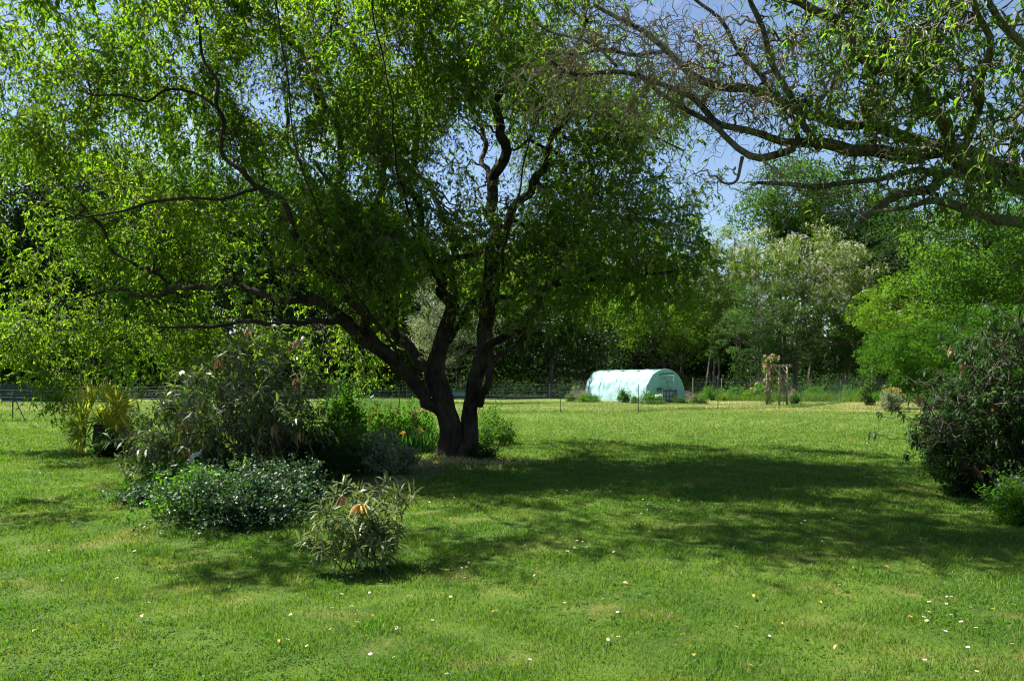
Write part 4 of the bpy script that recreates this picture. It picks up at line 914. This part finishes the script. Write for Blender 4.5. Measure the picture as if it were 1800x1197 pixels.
# tall leggy shrub on the left bed
bb_ = G(440, 872)
tips = [(x, y) for x, y in ((250,690),(290,700),(300,760),(240,770),(260,820),(330,690),(350,640),(380,620),(400,590),(430,600),(455,585),(480,610),(500,640),(520,660),(545,660),(470,660),(420,650),(390,670),(360,690),(440,700),(500,710),(540,730),(550,760),(330,740),(280,790),(310,800),(400,730),(460,740),(350,790),(380,780),(420,570),(365,600),(510,600),(490,575),(340,660),(310,640),(540,700),(440,640),(400,700),(475,700))]
whorls('rhododendron_shrub', 'tall leggy shrub with long grey-green and rusty dead leaves beside the willow', bb_, tg(tips, bb_[1]+.4, .7), 430, .17, .032, M['oleander'], .08, 9, stem_r=.010, curve=.4)
bb2 = G(330, 850); tips2 = [(215,800),(235,790),(225,830),(250,800),(245,730),(275,745),(300,720),(260,770),(300,770),(330,780),(285,830),(320,820),(350,810),(230,760),(365,760),(345,740),(255,850),(300,690),(320,715)]
whorls('rhododendron_shrub', 'lower sprawling arm of dark narrow-leaved stems leaning toward the palm', bb2, tg(tips2, bb2[1], .5), 300, .12, .024, M['oleander'], .04, 8, stem_r=.008)
# big dark shrub on the right
bb3 = G(1760, 868); tips3 = [(1620,700),(1640,720),(1615,735),(1650,680),(1660,650),(1680,625),(1700,600),(1720,580),(1745,560),(1770,545),(1795,540),(1830,540),(1860,560),(1690,660),(1720,640),(1760,620),(1800,600),(1740,680),(1700,700),(1780,680),(1820,660),(1660,740),(1690,760),(1740,740),(1780,760),(1640,770),(1630,800),(1670,800),(1720,800),(1770,810),(1850,700),(1870,760),(1605,775),(1625,745)]
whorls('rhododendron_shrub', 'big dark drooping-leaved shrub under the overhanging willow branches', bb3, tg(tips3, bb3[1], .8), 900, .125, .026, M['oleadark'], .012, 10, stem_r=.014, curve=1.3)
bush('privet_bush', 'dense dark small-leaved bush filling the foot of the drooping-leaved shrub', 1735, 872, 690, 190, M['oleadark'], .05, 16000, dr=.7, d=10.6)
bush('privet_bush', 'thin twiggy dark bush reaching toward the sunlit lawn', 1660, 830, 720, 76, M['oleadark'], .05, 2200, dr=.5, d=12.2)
bush('forget_me_not', 'low leafy border plant with pale blue flowers beside the dark shrub', 1800, 955, 875, 100, M['bed'], .04, 3000, flower=M['bluefl'], nfl=26, flr=.035, dr=.5, cat='flowering plant', d=8.4)
bush('border_plant', 'upright pale green seedling at the very edge under the dark shrub', 1800, 880, 800, 60, M['grey'], .04, 1800, flower=M['bluefl'], nfl=10, flr=.04, dr=.3, d=8.8)

# low blue-green shrub and neighbours of the left bed
bush('cotoneaster_shrub', 'low spreading glossy blue-green bush at the front of the planting', 415, 932, 848, 270, M['bluegreen'], .042, 17000, dr=.9, d=8.6)
bush('sprig_bush', 'fresh green sprigs poking out through the glossy blue-green bush', 360, 925, 840, 190, M['bed'], .05, 3000, dr=.8, d=8.8)
bush('cotoneaster_shrub', 'higher back part of the glossy planting, a blue-green bush rising into the leggy stems', 505, 905, 832, 110, M['bluegreen'], .045, 6000, dr=.6, d=9.4)
bush('privet_bush', 'dark leafy bush in the gap under the leggy stems', 350, 862, 800, 190, M['oleadark'], .06, 6000, dr=.7, d=10.4)
bush('privet_bush', 'yellowish green twiggy bush far back among the leggy stems', 470, 840, 680, 130, M['grey'], .06, 3500, dr=.7, d=12.4)
bush('groundcover_shrub', 'sparse small-leaved sprig trailing out onto the lawn from the blue-green bush', 250, 888, 858, 90, M['bluegreen'], .045, 1300, dr=.35)
bush('sage_bush', 'silvery grey-leaved sage nearest the willow trunk', 665, 835, 770, 80, M['silver'], .06, 4200, dr=.6, d=12.3)
bush('sage_bush', 'taller dusty grey-green sage among the dark stems', 600, 850, 765, 90, M['grey'], .055, 5200, dr=.6, d=11.8)
bush('sage_bush', 'small silver tuft at the end of the bed beside the willow mound', 712, 838, 800, 44, M['silver'], .06, 1500, dr=.4, d=12.6)
bush('laurel_bush', 'upright bright green bush between the leggy shrub and the flowers', 605, 800, 668, 85, M['bed'], .07, 7000, dr=.6, d=14.6)
bush('dark_bush', 'deep green bush low between the blue-green bush and the sage', 540, 880, 770, 120, M['oakd'], .05, 9000, dr=.6, d=11.2)
bush('peony_bush', 'green peony clump with crimson blooms behind the iris leaves', 710, 790, 722, 110, M['bed'], .07, 7500, flower=M['redfl'], nfl=8, flr=.08, d=17, dr=.8, fl_top=.8)
bush('daylily_clump', 'salmon and orange blossoms over green leaves against the trunk', 745, 762, 706, 50, M['bed'], .07, 1500, flower=M['orangefl'], nfl=10, flr=.08, d=19, dr=.5, fl_top=1)
bush('yellow_flower_bush', 'leafy clump dotted with small yellow flowers between the laurel and peony', 662, 800, 728, 60, M['maple'], .06, 3500, flower=M['yellowfl'], nfl=8, flr=.07, d=16, dr=.5, fl_top=.8)
bush('garden_shrub', 'loose twiggy green bush behind the willow on its open lawn side', 862, 790, 722, 75, M['maple'], .055, 2400, d=17.6, dr=.7)
bush('garden_shrub', 'small wispy green sprout beyond the twiggy bush', 893, 784, 738, 34, M['maple'], .05, 600, d=17.9, dr=.4)
bush('dark_bush', 'low dark groundcover at the open side of the willow foot', 848, 822, 795, 60, M['oakd'], .04, 1500, d=14.2, dr=.4)
bush('pale_shrub', 'pale fresh green shrub seen behind the leggy stems', 335, 745, 688, 110, M['grey'], .08, 3500, d=26, dr=1)
# iris fans
def iris(px, base, h, lab, fl=None):
    g = G(px, base); root = thing('iris_clump', lab, 'iris', g, None); n = 46; P = np.repeat(g[None], n, 0)+rng.normal(size=(n, 3))*[.13, .08, 0]; b = Buf(); P[:, 2] = gh(P[:, 0], P[:, 1])
    D = nrm(np.stack([rng.normal(size=n)*.28, rng.normal(size=n)*.2, np.ones(n)], 1)); leafl(b, P, D, h*U(.6, 1.1, n), .035, .12, fold=.05); b.obj('foliage', M['iris'], root)
    if fl is not None:
        k = 22
        for q in fl: f = Buf(); leafq(f, W(q[0], q[1], g[1]-.1)+rng.normal(size=(k, 3))*.022, rng.normal(size=(k, 3)), .06, .04); f.obj('flower', M['yellowfl'], root)
        for q in fl: s_ = Buf(); rod(s_, g, W(q[0], q[1], g[1]-.1), .006, 5); s_.obj('stalk', M['iris'], root)
iris(757, 795, .72, 'sword-leaved iris right against the trunk with one yellow bloom', [(748,778)])
iris(728, 797, .66, 'sword-leaved iris second from the trunk')
iris(700, 800, .55, 'sword-leaved iris with two fading yellow heads farthest from the trunk', [(708,762),(738,758)])

# fan palm
def palm():
    g = G(176, 803); g[2] = gh(g[0], g[1]); s = g[1]/F; root = thing('fan_palm', 'small fan palm with yellowing fronds on the open lawn', 'palm', g)
    t = Buf(); tubes(t, wig(g-[0, 0, .03], g+[0, 0, .62], 10, .01, 1), np.linspace(.12, .10, 10)[None], 14, bump=.16); t.obj('trunk', barkmat('palm_fibre', (.012, .009, .006), (.07, .05, .03), 40, 1.0, .5), root)
    for i, (px, py, L_, dx) in enumerate(((122,745,.66,-1),(145,715,.66,-.7),(130,765,.5,-.95),(190,705,.55,0),(215,715,.5,.5),(222,740,.5,.9),(175,735,.5,-.3),(200,750,.45,.6))):
        hub = W(px+22*(1 if dx < 0 else -1)*abs(dx), py+4, g[1]+U(-.35, .25)); st = Buf(); tubes(st, wig(g+[0, 0, .6], hub, 8, .03, 1), .011, 5); fr = st.obj('stalk', M['iris'], root)
        ax_ = nrm(np.array([dx, U(-.5, .3), .25+.3*(1-abs(dx))])); sd = nrm(np.cross(ax_, [0.2, 1, .1])); n = 30; an = np.linspace(-1.7, 1.7, n)
        D = np.cos(an)[:, None]*ax_+np.sin(an)[:, None]*sd; lf = Buf(); leafl(lf, np.repeat(hub[None], n, 0), D, L_*U(.8, 1.05, n), .045, .14, fold=.3); lf.obj('frond', M['palm'], root)
palm()
bush('mixed_shrub', 'yellow-green leafy shrub growing hard against the fan palm', 215, 795, 690, 66, M['lime'], .06, 2600, d=15.9, dr=.4)
bush('dark_bush', 'small dark plant under the fan palm fronds', 190, 806, 765, 60, M['oleadark'], .07, 1500, d=15, dr=.35)
# plant pot behind palm
g = G(218, 788); b = Buf(); rt = thing('plant_pot', 'dark round plant pot half hidden behind the fan palm', 'pot', g)
th = np.linspace(0, 2*math.pi, 25)[:-1]
prof = [(.0, .0), (.16, .0), (.21, .38), (.235, .38), (.235, .43), (.20, .43), (.19, .36), (0, .36)]
V = [(g[0]+r*math.cos(t), g[1]+r*math.sin(t), z) for r, z in prof for t in th]; b.add(V, [[k*24+i, k*24+(i+1) % 24, (k+1)*24+(i+1) % 24, (k+1)*24+i] for k in range(len(prof)-1) for i in range(24)]); b.obj('pot', plain('pot', (.035, .025, .02), .6), rt)

# white driftwood-like piece slanting in the shrub
p0 = W(324, 816, 10.2); p1 = W(360, 787, 10.3)
P = wig(p0, p1, 16, .03, 1.6)[0]; R = np.array([.012, .03, .038, .034, .026, .028, .03, .027, .024, .028, .024, .018, .02, .016, .012, .004])
b = Buf(); tubes(b, P[None], R[None], 12, bump=.14); tag(b.obj('white_driftwood', M['stonew']), 'knobbly white piece of wood slanting among the shrub stems', 'ornament')
# bird-table post / grey prop in the long grass
g = G(652, 722); rt = thing('garden_tap', 'small grey-blue standpipe in the long grass behind the flowers', 'tap', g); b = Buf(); rod(b, g, g+[0, 0, .62], .025, 8); b.obj('post', M['wire'], rt)
b = Buf(); rod(b, g+[-.02, 0, .6], g+[.14, 0, .70], .035, 8); b.obj('head', plain('tap_head', (.40, .52, .60), .4), rt)
# low grey trough on far lawn
g = G(806, 698); rt = thing('water_trough', 'low grey-green trough on the sunny strip behind the willow', 'trough', g); b = Buf()
boxes(b, g+[0, 0, .20], (1.5, .5, .36)); boxes(b, g+[0, 0, .41], (1.6, .6, .05)); b.obj('basin', plain('trough', (.20, .28, .24), .5), rt)

# mound of dry grass and litter at the willow's foot
n = 2200; a = U(0, 6.28, n); r = U(.02, 1.25, n)**.8*(1+.3*np.sin(a*3)); x = -1.0+np.cos(a)*r*1.3; y = 13.85+np.sin(a)*r*.6; P = np.stack([x, y, gh(x, y)], 1)
blades('dry_grass', P, U(.03, .10, n), .008, M['dry'], 1.6, 'straw-coloured dry grass round the willow foot')
# soil of the planting bed
def bed(name, cx, cy, rx, ry):
    b = Buf(); nr, na = 10, 48; V = [(cx, cy, gh(cx, cy)+.012)]
    for i in range(1, nr+1):
        for j in range(na):
            t = j/na*2*math.pi; k = i/nr*(1+.12*math.sin(3*t+1)+.07*math.sin(7*t)); x = cx+rx*k*math.cos(t); y = cy+ry*k*math.sin(t); V.append((x, y, gh(x, y)+.012*(1 if i < nr else -.8)))
    Fq = [[1+(i-1)*na+j, 1+(i-1)*na+(j+1) % na, 1+i*na+(j+1) % na, 1+i*na+j] for i in range(1, nr) for j in range(na)]
    b.add(V, Fq); tag(b.obj(name, M['soil']), kind='structure')
bed('soil_bed', -3.2, 12.2, 1.9, 3.6)
bed('soil_bed', 7.6, 9.9, 1.6, 1.5)

# ------------------------------------------------------------ daisies and fallen leaves
def lawn_bits():
    b = Buf(); m = 12; th = np.arange(m)/m*2*math.pi; D = np.stack([np.cos(th), np.sin(th), .18+0*th], 1)
    leafq(b, np.zeros((m, 3))+[0, 0, .038], D, .0115, .0065, rnd=.05); me_p = b.mesh('petals', [M['whitefl']])
    c = Buf(); tubes(c, np.array([[0, 0, .036], [0, 0, .040], [0, 0, .0425]])[None], np.array([[.0042, .004, .0008]]), 8); me_c = c.mesh('centre', [M['yellowfl']])
    s = Buf(); tubes(s, np.array([[0, 0, 0], [.002, 0, .02], [0, 0, .038]])[None], .0009, 4); me_s = s.mesh('stalk', [M['iris']])
    spots = []
    for (px, py, n, sx, sy) in ((1000,970,14,40,14),(1680,1100,9,26,16),(1645,1030,8,40,30),(620,1130,5,60,40),(735,1155,5,40,30),(810,1020,7,30,20),(1150,905,9,20,8),(1440,935,12,30,14),(1100,1110,4,60,20),(600,1075,4,50,20),(700,885,8,60,18),(1700,1170,4,60,20),(300,945,8,120,30),(150,830,12,150,18),(100,1010,8,100,50),(330,1060,4,120,30),(950,880,10,120,30),(1300,900,14,160,40),(1250,800,12,250,16),(1500,790,12,120,12),(1400,1060,9,200,30),(560,1000,5,60,30),(1220,750,12,200,9),(900,1150,3,200,30)):
        for k in range(n): spots.append((px+rng.normal()*sx, py+rng.normal()*sy))
    i = 0
    for (px, py) in spots:
        if py < 742 or py > 1230: continue
        g = G(px, py); sz = U(.85, 1.25)*(1 if g[1] < 9 else 1.25)
        o = thing('daisy', 'tiny white lawn daisy '+('beyond the willow shade on the far lawn' if py < 800 else 'in the dappled shade of the willow' if py < 975 and px > 640 else 'on the open grass before the blue-green bushes' if px < 640 and py < 1060 else 'in the sunny grass nearest the viewer'), 'daisy', (g[0], g[1], float(gh(g[0], g[1]))), 'daisies scattered over the lawn')
        o.scale = (sz, sz, sz); o.rotation_euler = (U(-.3, .5), U(-.4, .2), U(0, 6))
        for nm, me in (('petals', me_p), ('centre', me_c), ('stalk', me_s)):
            if nm != 'petals' and g[1] > 9: continue
            q = bpy.data.objects.new(nm, me); sc.collection.objects.link(q); q.parent = o
    lm = [leafmat('fallen_tan', (.33, .18, .09), (.40, .25, .13), trans=.3), leafmat('fallen_yellow', (.32, .26, .02), (.38, .32, .04), trans=.3)]
    mes = []
    for k in range(2):
        b = Buf(); leafl(b, np.array([[-.03, 0, 0.]]), np.array([[1, 0, .15]]), .062, .024 if k else .03, .5, fold=.3); mes.append(b.mesh('fallen_leaf', [lm[k]]))
    for j, (px, py, k) in enumerate(((618,1078,0),(1262,1003,1),(1443,1070,1),(1375,1108,1),(1325,1060,1),(940,1025,0),(993,1075,0),(655,1095,1),(1470,1150,0),(1560,1010,0),(1100,1040,0),(820,1008,1),(1200,1130,1),(250,1092,0),(60,1118,0),(540,1150,0),(1395,992,0),(1600,1095,0),(1745,1080,1),(1318,1185,0),(1080,985,0),(490,1140,1),(870,1090,0),(720,1060,1),(1220,1168,0),(1500,1010,1))):
        g = G(px, py); o = bpy.data.objects.new('fallen_leaf', mes[k]); sc.collection.objects.link(o); o.location = (g[0], g[1], float(gh(g[0], g[1]))+.035); o.rotation_euler = (U(-.5, .5), U(-.5, .3), U(0, 6)); q = U(.5, .95); o.scale = (q, q, q)
        tag(o, ('tan' if k == 0 else 'yellow')+' fallen leaf lying on the sunny lawn', 'leaf', ('tan' if k == 0 else 'yellow')+' fallen leaves on the lawn')
    # broad-leaved clover and plantain tufts in the turf
    b = Buf(); n = 5200; y = 3.6+U(0, 1, n)**1.4*9; x = U(-1, 1, n)*(y*.72+1); q = np.sin(x*1.9+2*np.sin(y*1.3))+np.sin(y*2.3+x) > .1; x, y = x[q], y[q]; n = len(x); k = np.repeat(np.arange(n), 7)
    P = np.stack([x, y, gh(x, y)+.018], 1)[k]+rng.normal(size=(n*7, 3))*[.02, .02, .004]; leafq(b, P, rng.normal(size=(n*7, 3))*[1, 1, .2]+[0, 0, .15], .02*U(.7, 1.4, n*7), .015, upb=3, rnd=.5)
    tag(b.obj('clover', M['bed']), 'clover and plantain leaves mixed through the lawn', 'clover', kind='stuff')
lawn_bits()
print('objects', len(sc.objects), 'verts', sum(len(o.data.vertices) for o in sc.objects if o.type == 'MESH'))
